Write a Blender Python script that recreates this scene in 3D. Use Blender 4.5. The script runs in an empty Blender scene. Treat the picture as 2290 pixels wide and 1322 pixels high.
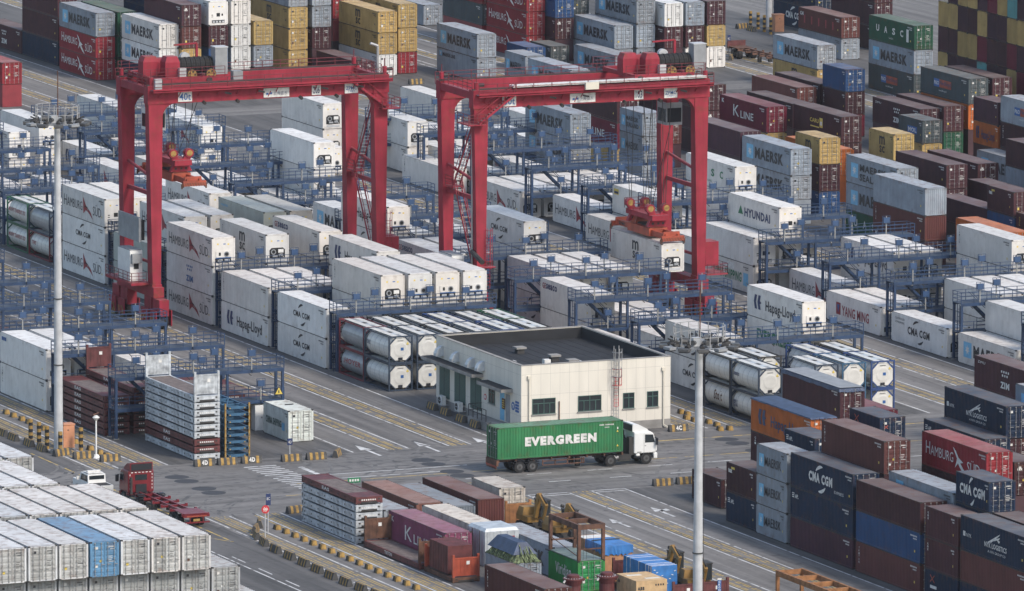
import bpy, math, random
from mathutils import Matrix, Vector
R = math.radians
SC = bpy.context.scene
COL = SC.collection
# ---------------- camera, sky, sun, exposure ----------------
def setup_view():
    f_px, yaw, pitch, roll = 20461.9, 0.410846653, 0.149696125, 0.00363057592
    f = Vector((math.sin(yaw)*math.cos(pitch), math.cos(yaw)*math.cos(pitch), -math.sin(pitch)))
    r = Vector((math.cos(yaw), -math.sin(yaw), 0)); u = r.cross(f)
    c, s = math.cos(roll), math.sin(roll)
    r2, u2 = c*r+s*u, c*u-s*r
    cam = bpy.data.cameras.new('camera'); o = bpy.data.objects.new('camera', cam); COL.objects.link(o)
    o.matrix_world = Matrix(((r2.x, u2.x, -f.x, -327.0), (r2.y, u2.y, -f.y, -800.0), (r2.z, u2.z, -f.z, 136.78), (0, 0, 0, 1)))
    cam.sensor_width = 36; cam.lens = 36*f_px/2290; cam.clip_start = 1; cam.clip_end = 6000
    SC.camera = o
    w = bpy.data.worlds.new('World'); SC.world = w; w.use_nodes = True
    nt = w.node_tree; bg = nt.nodes['Background']
    sky = nt.nodes.new('ShaderNodeTexSky'); sky.sky_type = 'NISHITA'; sky.sun_disc = False
    sky.sun_elevation = R(SUN_EL); sky.sun_rotation = R(SUN_AZ); sky.dust_density = 2; sky.air_density = 1.2; sky.ozone_density = 1.0
    nt.links.new(sky.outputs[0], bg.inputs[0]); bg.inputs[1].default_value = SKY
    L = bpy.data.lights.new('sun', 'SUN'); L.energy = SUN; L.angle = R(SUN_ANG); L.color = (1, .92, .82)
    so = bpy.data.objects.new('sun', L); COL.objects.link(so)
    d = Vector((math.sin(R(SUN_AZ))*math.cos(R(SUN_EL)), math.cos(R(SUN_AZ))*math.cos(R(SUN_EL)), math.sin(R(SUN_EL))))
    so.rotation_euler = d.to_track_quat('Z', 'Y').to_euler(); so.location = (0, 0, 300)
    SC.view_settings.view_transform = 'Standard'; SC.view_settings.look = 'None'; SC.view_settings.gamma = 1
    SC.view_settings.exposure = EXPO
SUN_EL, SUN_AZ, SUN, SUN_ANG, SKY, EXPO = 44, 156, 1.9, 11, 0.15, 0.54
setup_view()
SC.render.engine = 'CYCLES'; SC.cycles.max_bounces = 5; SC.cycles.use_denoising = True

# ---------------- materials ----------------
def _mat(name):
    m = bpy.data.materials.new(name); m.use_nodes = True
    nt = m.node_tree; b = nt.nodes['Principled BSDF']
    return m, nt, b
def flat(name, c, rough=.6, metal=0., var=.15, scale=1.2, alpha=None):
    """procedural paint / concrete: base colour broken up by two noises"""
    m, nt, b = _mat(name); N = nt.nodes.new; L = nt.links.new
    tc = N('ShaderNodeTexCoord'); n1 = N('ShaderNodeTexNoise'); n1.inputs['Scale'].default_value = scale; n1.inputs['Detail'].default_value = 6
    L(tc.outputs['Object'], n1.inputs['Vector'])
    mr = N('ShaderNodeMapRange'); mr.inputs['From Min'].default_value = .3; mr.inputs['From Max'].default_value = .7
    mr.inputs['To Min'].default_value = 1-var; mr.inputs['To Max'].default_value = 1+var; L(n1.outputs['Fac'], mr.inputs['Value'])
    mx = N('ShaderNodeVectorMath'); mx.operation = 'SCALE'; mx.inputs[0].default_value = c; L(mr.outputs[0], mx.inputs['Scale'])
    L(mx.outputs[0], b.inputs['Base Color']); b.inputs['Roughness'].default_value = rough; b.inputs['Metallic'].default_value = metal
    return m
def paint(name, rust=.5, dust=.22, col=None, rough=.5, amp=1.):
    """weathered paint: object colour, streaks, rust spots near the rims, dust on the tops"""
    m, nt, b = _mat(name); N = nt.nodes.new; L = nt.links.new
    oi = N('ShaderNodeObjectInfo'); tc = N('ShaderNodeTexCoord'); ge = N('ShaderNodeNewGeometry')
    rv = N('ShaderNodeVectorMath'); rv.operation = 'MULTIPLY_ADD'; rv.inputs[1].default_value = (1, 1, 1)
    sc = N('ShaderNodeVectorMath'); sc.operation = 'SCALE'; sc.inputs[0].default_value = (37, 71, 13); L(oi.outputs['Random'], sc.inputs['Scale'])
    L(tc.outputs['Object'], rv.inputs[0]); L(sc.outputs[0], rv.inputs[2])
    def noise(scale, det, stretch=None):
        n = N('ShaderNodeTexNoise'); n.inputs['Scale'].default_value = scale; n.inputs['Detail'].default_value = det
        if stretch:
            k = N('ShaderNodeVectorMath'); k.operation = 'MULTIPLY'; k.inputs[1].default_value = stretch; L(rv.outputs[0], k.inputs[0]); L(k.outputs[0], n.inputs['Vector'])
        else: L(rv.outputs[0], n.inputs['Vector'])
        return n.outputs['Fac']
    def rng(v, a, bb, lo, hi):
        r = N('ShaderNodeMapRange'); L(v, r.inputs['Value'])
        for k, x in (('From Min', a), ('From Max', bb), ('To Min', lo), ('To Max', hi)): r.inputs[k].default_value = x
        return r.outputs[0]
    def mul(a, bb):
        k = N('ShaderNodeMath'); k.operation = 'MULTIPLY'
        for i, x in enumerate((a, bb)):
            if isinstance(x, (int, float)): k.inputs[i].default_value = x
            else: L(x, k.inputs[i])
        return k.outputs[0]
    def mix(fac, c1, c2):
        k = N('ShaderNodeMix'); k.data_type = 'RGBA'; L(fac, k.inputs[0])
        for i, x in ((6, c1), (7, c2)):
            if isinstance(x, tuple): k.inputs[i].default_value = x
            else: L(x, k.inputs[i])
        return k.outputs[2]
    base = oi.outputs['Color']
    tone = mul(rng(noise(.55, 5), .3, .7, 1-.2*amp, 1+.18*amp), rng(noise(1.0, 4, (2.2, 2.2, .22)), .3, .7, 1-.14*amp, 1+.1*amp))
    k = N('ShaderNodeVectorMath'); k.operation = 'SCALE'
    if col: k.inputs[0].default_value = col
    else: L(base, k.inputs[0])
    L(tone, k.inputs['Scale']); c = k.outputs[0]
    sp = N('ShaderNodeSeparateXYZ'); L(ge.outputs['Normal'], sp.inputs[0])
    top = rng(sp.outputs['Z'], .5, .9, 0, 1)
    c = mix(mul(top, rng(noise(.35, 5), .3, .75, dust*.5, dust*1.6)), c, (.42, .40, .37, 1))
    # scuffs and dark stains on the roof
    c = mix(mul(top, rng(noise(.9, 7, (.5, 1.6, 1)), .62, .70, 0, .45*amp)), c, (.12, .11, .10, 1))
    g = N('ShaderNodeSeparateXYZ'); L(tc.outputs['Generated'], g.inputs[0])
    ab = N('ShaderNodeMath'); ab.operation = 'SUBTRACT'; L(g.outputs['Z'], ab.inputs[0]); ab.inputs[1].default_value = .5
    ab2 = N('ShaderNodeMath'); ab2.operation = 'ABSOLUTE'; L(ab.outputs[0], ab2.inputs[0])
    rim = rng(ab2.outputs[0], .30, .50, .0, 1.0)
    rustf = mul(rng(noise(1.6, 8), .50, .66, 0, rust), rng(mul(rim, 1.0), 0, 1, .25, 1))
    c = mix(rustf, c, (.13, .055, .025, 1))
    L(c, b.inputs['Base Color']); b.inputs['Roughness'].default_value = rough+.1; b.inputs['Specular IOR Level'].default_value = .22
    return m
M = {}
M['paint'] = paint('container_paint', .45, .2, amp=.75)
M['reefer'] = paint('reefer_paint', .30, .09, rough=.42, amp=.42)
M['crane'] = paint('crane_red_paint', .55, .12, (.27, .025, .042), .5)
M['crail'] = flat('crane_rail_red', (.13, .014, .022), .6, 0, .4)
M['blue'] = flat('walkway_blue_steel', (.014, .038, .092), .6, 0, .3)
M['deck'] = flat('walkway_grating', (.05, .066, .092), .8, 0, .25)
M['jbox'] = flat('junction_box_blue', (.026, .062, .14), .5)
M['post'] = flat('post_pale_grey', (.26, .26, .25), .6)
M['dark'] = flat('dark_steel', (.03, .028, .027), .7, 0, .4)
M['black'] = flat('black_rubber', (.012, .012, .013), .85)
M['steel'] = flat('galvanised_steel', (.34, .34, .34), .5, .3)
M['bar'] = flat('lock_rod_grey', (.30, .29, .28), .5, .3)
M['white'] = flat('white_paint', (.68, .68, .66), .5, 0, .08)
M['cream'] = flat('cream_paint', (.60, .56, .47), .6, 0, .06)
M['grey'] = flat('grey_paint', (.24, .25, .26), .6)
M['lgrey'] = flat('light_grey_paint', (.42, .43, .44), .6)
M['concrete'] = flat('concrete', (.25, .24, .225), .9, 0, .25, .8)
M['dconc'] = flat('dark_concrete', (.065, .064, .062), .9, 0, .3, 1.5)
M['yellow'] = flat('yellow_paint', (.30, .185, .05), .75, 0, .45, 3)
M['orange'] = flat('orange_paint', (.32, .06, .03), .55, 0, .3)
M['salmon'] = flat('cabinet_salmon', (.52, .24, .13), .6)
M['red'] = flat('sign_red', (.45, .02, .03), .5)
M['navy'] = flat('lettering_navy', (.015, .03, .10), .5)
M['ink'] = flat('lettering_black', (.012, .014, .02), .5)
M['mblue'] = flat('panel_sky_blue', (.16, .42, .62), .5)
M['green'] = flat('lettering_green', (.02, .16, .07), .5)
M['lblue'] = flat('lettering_blue', (.02, .10, .30), .5)
M['maroon'] = flat('lettering_dark_red', (.26, .012, .025), .5)
M['wtext'] = flat('lettering_white', (.62, .61, .58), .6, 0, .2, 3)
M['ytext'] = flat('lettering_yellow', (.60, .45, .08), .6)
M['glass'] = flat('dark_glass', (.02, .026, .03), .15)
M['wgreen'] = flat('green_frames', (.045, .10, .085), .5)
M['rusty'] = flat('rusty_brown_steel', (.11, .052, .032), .8, 0, .5, 1.5)
M['wood'] = flat('plywood', (.50, .34, .18), .8, 0, .2, 2)
M['owood'] = flat('orange_plywood', (.40, .20, .10), .8, 0, .25, 2)
M['planks'] = flat('worn_planks', (.15, .12, .11), .9, 0, .35, 2)
M['btarp'] = flat('blue_tarpaulin', (.035, .16, .42), .45, 0, .25, 1.5)
M['ntarp'] = flat('navy_tarpaulin', (.03, .05, .10), .6, 0, .35, 1.5)
M['gtarp'] = flat('grey_green_tarpaulin', (.15, .19, .17), .6, 0, .3, 1.5)
M['straw'] = flat('green_straw_bundles', (.13, .16, .08), .9, 0, .6, 4)
M['silver'] = flat('silver_sheet', (.46, .49, .51), .4, .2, .2, 1.5)
M['exc'] = flat('excavator_yellow', (.25, .14, .035), .55, 0, .25)
M['tank'] = flat('tank_white', (.58, .57, .53), .4, 0, .12, 1)
M['tgrey'] = flat('tank_grey', (.30, .31, .32), .4, .2, .15)
M['fgreen'] = flat('frame_green', (.02, .10, .05), .5)
M['fblue'] = flat('frame_blue', (.02, .05, .16), .5)
M['fnavy'] = flat('frame_navy', (.03, .045, .07), .5)
M['fred'] = flat('frame_dark_red', (.16, .02, .03), .5)
M['truckred'] = flat('truck_red', (.15, .012, .018), .35, 0, .15)
M['roofing'] = flat('bitumen_roof', (.014, .015, .018), .85, 0, .3, .6)
M['bsteel'] = flat('stack_blue_steel', (.03, .09, .16), .5, 0, .3)
M['fwhite'] = flat('flat_rack_white', (.40, .425, .445), .5, 0, .45, 1.8)
M['fbrown'] = flat('flat_rack_brown', (.10, .026, .026), .6, 0, .35, 1.4)

# ---------------- mesh builder ----------------
_txt = {}
def text_geo(s, bold):
    k = (s, bold)
    if k not in _txt:
        cu = bpy.data.curves.new('t', 'FONT'); cu.body = s; cu.offset = bold; cu.resolution_u = 2; cu.space_character = 1+max(0, bold)*3.5
        ob = bpy.data.objects.new('t', cu); COL.objects.link(ob)
        me = bpy.data.meshes.new_from_object(ob.evaluated_get(bpy.context.evaluated_depsgraph_get()))
        v = [tuple(x.co) for x in me.vertices]; fs = [tuple(p.vertices) for p in me.polygons]
        bpy.data.objects.remove(ob); bpy.data.curves.remove(cu); bpy.data.meshes.remove(me)
        x0 = min(a[0] for a in v); x1 = max(a[0] for a in v); y0 = min(a[1] for a in v); y1 = max(a[1] for a in v)
        _txt[k] = ([((a[0]-x0)/(x1-x0), (a[1]-y0)/max(y1-y0, 1e-6)) for a in v], fs)
    return _txt[k]
class MB:
    def __init__(s, *mats): s.v = []; s.f = []; s.m = []; s.mats = list(mats)
    def mi(s, m):
        if m not in s.mats: s.mats.append(m)
        return s.mats.index(m)
    def add(s, vs, fs, m):
        o = len(s.v); k = s.mi(m); s.v += [tuple(p) for p in vs]
        for f in fs: s.f.append([i+o for i in f]); s.m.append(k)
    def box(s, x0, x1, y0, y1, z0, z1, m):
        s.add([(x, y, z) for z in (z0, z1) for y in (y0, y1) for x in (x0, x1)],
              [(0, 2, 3, 1), (4, 5, 7, 6), (0, 1, 5, 4), (2, 6, 7, 3), (0, 4, 6, 2), (1, 3, 7, 5)], m)
    def taper(s, a, b, m):
        """a, b = (cx, cy, z, wx, wy) lower and upper rectangles"""
        vs = [(c[0]+i*c[3]/2, c[1]+j*c[4]/2, c[2]) for c in (a, b) for j in (-1, 1) for i in (-1, 1)]
        s.add(vs, [(0, 2, 3, 1), (4, 5, 7, 6), (0, 1, 5, 4), (2, 6, 7, 3), (0, 4, 6, 2), (1, 3, 7, 5)], m)
    def bar(s, p, q, w, m, h=None):
        p, q = Vector(p), Vector(q); d = q-p
        if d.length < 1e-6: return
        d.normalize(); up = Vector((0, 0, 1)) if abs(d.z) < .99 else Vector((1, 0, 0))
        a = d.cross(up).normalized()*w/2; b = a.cross(d).normalized()*(h or w)/2
        s.add([p-a-b, p+a-b, p+a+b, p-a+b, q-a-b, q+a-b, q+a+b, q-a+b],
              [(3, 2, 1, 0), (4, 5, 6, 7), (0, 1, 5, 4), (1, 2, 6, 5), (2, 3, 7, 6), (3, 0, 4, 7)], m)
    def cyl(s, p, q, r, m, n=10, r2=None, cap=True):
        p, q = Vector(p), Vector(q); d = (q-p).normalized(); up = Vector((0, 0, 1)) if abs(d.z) < .99 else Vector((1, 0, 0))
        a = d.cross(up).normalized(); b = a.cross(d).normalized(); r2 = r if r2 is None else r2
        vs = []
        for c, rr in ((p, r), (q, r2)):
            for i in range(n):
                t = 2*math.pi*i/n; vs.append(c+a*math.cos(t)*rr+b*math.sin(t)*rr)
        fs = [(i, (i+1) % n, (i+1) % n+n, i+n) for i in range(n)]
        if cap: fs += [tuple(range(n-1, -1, -1)), tuple(range(n, 2*n))]
        s.add(vs, fs, m)
    def prism(s, pts, axis, a0, a1, m):
        """extrude a 2-D outline along axis 0/1/2"""
        def P(p, a):
            return {0: (a, p[0], p[1]), 1: (p[0], a, p[1]), 2: (p[0], p[1], a)}[axis]
        n = len(pts)
        s.add([P(p, a0) for p in pts]+[P(p, a1) for p in pts],
              [(i, (i+1) % n, (i+1) % n+n, i+n) for i in range(n)]+[tuple(range(n-1, -1, -1)), tuple(range(n, 2*n))], m)
    def quad(s, o, u, v, m):
        o, u, v = Vector(o), Vector(u), Vector(v); s.add([o, o+u, o+u+v, o+v], [(0, 1, 2, 3)], m)
    def text(s, t, o, u, v, m, bold=.0):
        """fit text t into the rectangle o, o+u, o+v"""
        o, u, v = Vector(o), Vector(u), Vector(v); vs, fs = text_geo(t, bold)
        s.add([o+u*a+v*b for a, b in vs], fs, m)
    def mesh(s, name):
        me = bpy.data.meshes.new(name); me.from_pydata(s.v, [], s.f)
        for k in s.mats: me.materials.append(M[k])
        me.polygons.foreach_set('material_index', s.m); me.update(); return me
    def obj(s, name, parent=None, loc=(0, 0, 0), rz=0): return link(name, s.mesh(name), parent, loc, rz)
def link(name, me, parent=None, loc=(0, 0, 0), rz=0):
    o = bpy.data.objects.new(name, me); COL.objects.link(o); o.location = loc; o.rotation_euler = (0, 0, rz)
    if parent: o.parent = parent
    return o
def tag(o, label=None, cat=None, group=None, kind=None):
    if label: o['label'] = label
    if cat: o['category'] = cat
    if group: o['group'] = group
    if kind: o['kind'] = kind
    return o
def thing(name, label, cat, loc=(0, 0, 0), rz=0, group=None): return tag(link(name, None, None, loc, rz), label, cat, group)
def kids(o): return [c for c in bpy.data.objects if c.parent is o]
def clone(root, loc, rz=None, label=None, group=None):
    r = root.copy(); COL.objects.link(r); r.location = loc
    if rz is not None: r.rotation_euler = (0, 0, rz)
    if label: r['label'] = label
    if group: r['group'] = group
    for c in root.children:
        d = c.copy(); COL.objects.link(d); d.parent = r
        for g in c.children:
            e = g.copy(); COL.objects.link(e); e.parent = d
    return r

# ---------------- ground and markings ----------------
def ground_mat():
    m, nt, b = _mat('asphalt'); N = nt.nodes.new; L = nt.links.new
    ge = N('ShaderNodeNewGeometry')
    def noise(scale, det, st=(1, 1, 1)):
        k = N('ShaderNodeVectorMath'); k.operation = 'MULTIPLY'; k.inputs[1].default_value = st; L(ge.outputs['Position'], k.inputs[0])
        n = N('ShaderNodeTexNoise'); n.inputs['Scale'].default_value = scale; n.inputs['Detail'].default_value = det; L(k.outputs[0], n.inputs['Vector']); return n.outputs['Fac']
    def rng(v, a, bb, lo, hi):
        r = N('ShaderNodeMapRange'); L(v, r.inputs['Value'])
        for k, x in (('From Min', a), ('From Max', bb), ('To Min', lo), ('To Max', hi)): r.inputs[k].default_value = x
        return r.outputs[0]
    def mul(a, c):
        k = N('ShaderNodeMath'); k.operation = 'MULTIPLY'; L(a, k.inputs[0]); L(c, k.inputs[1]); return k.outputs[0]
    t = mul(rng(noise(.06, 6), .3, .7, .82, 1.2), rng(noise(1.6, 4), .3, .7, .9, 1.1))
    t = mul(t, rng(noise(.5, 6, STREAK), .36, .64, .70, 1.12))   # tyre tracks along the lanes
    t = mul(t, rng(noise(1.1, 4, STREAK), .56, .66, 1, .74))
    t = mul(t, rng(noise(.22, 8), .58, .72, 1, .72))                 # oil stains
    t = mul(t, rng(noise(.9, 9), .63, .70, 1, .6))
    k = N('ShaderNodeVectorMath'); k.operation = 'SCALE'; k.inputs[0].default_value = GROUND; L(t, k.inputs['Scale'])
    L(k.outputs[0], b.inputs['Base Color']); b.inputs['Roughness'].default_value = .85
    return m
STREAK = (1.6, .05, 1)
GROUND = (.165, .156, .147)
M['asphalt'] = ground_mat()
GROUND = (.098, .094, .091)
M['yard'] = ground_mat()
GROUND = (.162, .154, .146); STREAK = (.05, 1.3, 1)
M['crossroad'] = ground_mat()
def worn(name, c, lo=.42):
    m = flat(name, c, .8, 0, .25, .8); nt = m.node_tree; b = nt.nodes['Principled BSDF']
    n = nt.nodes.new('ShaderNodeTexNoise'); n.inputs['Scale'].default_value = .9; n.inputs['Detail'].default_value = 8
    ge = nt.nodes.new('ShaderNodeNewGeometry'); nt.links.new(ge.outputs['Position'], n.inputs['Vector'])
    r = nt.nodes.new('ShaderNodeMapRange'); r.inputs['From Min'].default_value = lo; r.inputs['From Max'].default_value = lo+.1
    nt.links.new(n.outputs['Fac'], r.inputs['Value'])
    mx = nt.nodes.new('ShaderNodeMix'); mx.data_type = 'RGBA'; nt.links.new(r.outputs[0], mx.inputs[0])
    mx.inputs[6].default_value = (.16, .155, .15, 1); src = b.inputs['Base Color'].links[0].from_socket
    nt.links.new(src, mx.inputs[7]); nt.links.new(mx.outputs[2], b.inputs['Base Color']); return m
M['wline'] = worn('worn_white_line', (.52, .52, .51), .36)
M['yline'] = worn('worn_yellow_line', (.44, .31, .09), .40)
M['patch'] = flat('repair_patch', (.040, .043, .050), .9, 0, .2)
g = MB('asphalt'); g.add([(-1500, -1200, 0), (1500, -1200, 0), (1500, 2500, 0), (-1500, 2500, 0)], [(0, 1, 2, 3)], 'asphalt')
tag(g.obj('ground'), kind='structure')
PER = 57.7
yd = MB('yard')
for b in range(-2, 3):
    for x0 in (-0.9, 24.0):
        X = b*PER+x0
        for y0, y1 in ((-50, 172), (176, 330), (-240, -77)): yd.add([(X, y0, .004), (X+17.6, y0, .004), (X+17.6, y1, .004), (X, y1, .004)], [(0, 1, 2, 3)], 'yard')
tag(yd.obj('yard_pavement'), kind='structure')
cr = MB('crossroad')
for y0, y1 in ((-76.4, -50.3), (171, 178)): cr.add([(-600, y0, .006), (700, y0, .006), (700, y1, .006), (-600, y1, .006)], [(0, 1, 2, 3)], 'crossroad')
tag(cr.obj('cross_road'), kind='structure')
ln = MB('wline', 'yline', 'patch')
Z1 = .009
def strip(x0, x1, y0, y1, m='wline', z=Z1): ln.add([(x0, y0, z), (x1, y0, z), (x1, y1, z), (x0, y1, z)], [(0, 1, 2, 3)], m)
def lineY(x, y0, y1, m='wline', w=.16, dash=None, z=Z1):
    if not dash: strip(x-w/2, x+w/2, y0, y1, m, z); return
    y = y0
    while y < y1: strip(x-w/2, x+w/2, y, min(y+dash[0], y1), m, z); y += dash[0]+dash[1]
for b in range(-2, 3):
    o = b*PER
    for y0, y1 in ((-50, 172), (178, 330), (-240, -76.6)):
        for x in (-1.05, -4.25, -6.45, -10.35, -12.45): lineY(o+x, y0, y1)
        lineY(o-15.8, y0, y1)
        for x in (-4.75, -5.1, -5.7, -6.0, -11.0, -11.25, -11.8, -12.05): lineY(o+x, y0, y1, 'yline', .13)
        for x in (18.2, 22.9):
            if b == -2: continue
            for d in (-.55, -.2, .3, .6): lineY(o+x+d, y0, y1, 'yline', .12)
            lineY(o+x-1.1, y0, y1); lineY(o+x+1.1, y0, y1)
    for i in (0, 1):
        strip(o-4.4, o-1.0, -76.75-i*.9, -76.55-i*.9); strip(o-10.5, o-6.4, -76.75-i*.9, -76.55-i*.9)
def arrow(x, y, s=1, turn=0):
    ln.add([(x-.14, y, Z1), (x+.14, y, Z1), (x+.14, y+3.6*s, Z1), (x-.14, y+3.6*s, Z1)], [(0, 1, 2, 3)], 'wline')
    ln.add([(x-.55, y+3.4*s, Z1), (x+.55, y+3.4*s, Z1), (x, y+6*s, Z1)], [(0, 1, 2)], 'wline')
    if turn: ln.add([(x, y+2.6, Z1), (x, y+3.2, Z1), (x+1.0, y+4.0, Z1), (x+1.0, y+3.1, Z1)], [(0, 1, 2, 3)], 'wline')
for x, y in ((-14.2, -52.6), (-8.45, -52.6), (-2.7, -52.6), (-14.2, 20), (-2.7, 30), (43.5, 5), (55, -40)): arrow(x, y)
arrow(-2.9, -91.4, .85, 1); arrow(-8.6, -95, .8)
for i in range(17):
    y = -53.8-i*.92; strip(-27.9+i*.03, -24.8+i*.03-(i > 12)*.4, y-.16, y+.16)
for y in (-66.8, -71.0):
    for k in range(14): strip(-12+k*5.9+(y < -70)*.3, -9.6+k*5.9, y-.09, y+.09)
strip(-23, -9, -60.2, -60.0); strip(-22, -12, -62.4, -62.2); strip(-23.4, -22.9, -60.6, -55.4)
strip(-27, 40, -63.6, -63.4, 'yline'); strip(8, 40, -54.9, -54.6, 'yline'); strip(-30, -10, -69, -68.8, 'yline')
for x in (-35.3, -11.6, 18.3):
    for y in (-56.3, -58.6, -62.8, -65.1):
        ln.add([(x+1.1*math.cos(t*math.pi/10), y+1.1*math.sin(t*math.pi/10), Z1+.004) for t in range(20)], [tuple(range(20))], 'patch')
lineY(-42.8, -88.5, -39.5, 'yline', .18); lineY(-36.9, -50, 60, 'yline', .12); lineY(-35.6, -240, -77, 'yline', .12); lineY(-36.2, -240, -77, 'yline', .12)
ln.add([(-42.9, -88.5, Z1), (-42.7, -88.5, Z1), (-44.8, -83.5, Z1), (-45, -83.5, Z1)], [(0, 1, 2, 3)], 'yline')
lineY(-46.2, -140, -90); lineY(-45.5, -170, -92, 'wline', .14, (3, 3))
for k in range(12): lineY(100.6+(k % 3)*4.3, 176, 330) if k < 3 else None
M['tyre'] = worn('tyre_rubber_marks', (.075, .073, .071), .47)
M['tyre'].node_tree.nodes['Mix'].inputs[6].default_value = (.15, .144, .137, 1)
tm = MB('tyre'); rr = random.Random(11)
for i in range(46):
    x0 = rr.choice((-2.7, -8.5, -14, -20, -41, -38, 4, 12)); sg = rr.choice((-1, 1)); rad = rr.uniform(8, 15); far = rr.random() < .55; yc = -50.5+rr.uniform(-3, 6) if far else -76.5+rr.uniform(-6, 3); up = -1 if far else 1
    for off in (0, 1.9):
        p = []
        for k in range(13):
            a = math.pi/2*k/12*rr.uniform(.98, 1.0); rd = rad-off; p.append((x0+sg*(rad-rd*math.cos(a)), yc+up*rd*math.sin(a)))
        wd = rr.uniform(.1, .2)
        for q0, q1 in zip(p, p[1:]):
            d = Vector((q1[0]-q0[0], q1[1]-q0[1], 0)).normalized()*wd; n = (-d.y, d.x)
            tm.add([(q0[0]-n[0], q0[1]-n[1], .0075+i*.00001), (q1[0]-n[0], q1[1]-n[1], .0075+i*.00001), (q1[0]+n[0], q1[1]+n[1], .0075+i*.00001), (q0[0]+n[0], q0[1]+n[1], .0075+i*.00001)], [(0, 1, 2, 3)], 'tyre')
for i in range(60):
    x = rr.uniform(-48, 40); y = rr.uniform(-77, -50); L_ = rr.uniform(8, 26); wd = rr.uniform(.1, .2); s_ = rr.uniform(-.12, .12)
    tm.add([(x, y, .0072), (x+L_, y+s_*L_, .0072), (x+L_, y+s_*L_+wd, .0072), (x, y+wd, .0072)], [(0, 1, 2, 3)], 'tyre')
tag(tm.obj('tyre_marks'), kind='structure')
tag(ln.obj('road_markings'), kind='structure')
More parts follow.
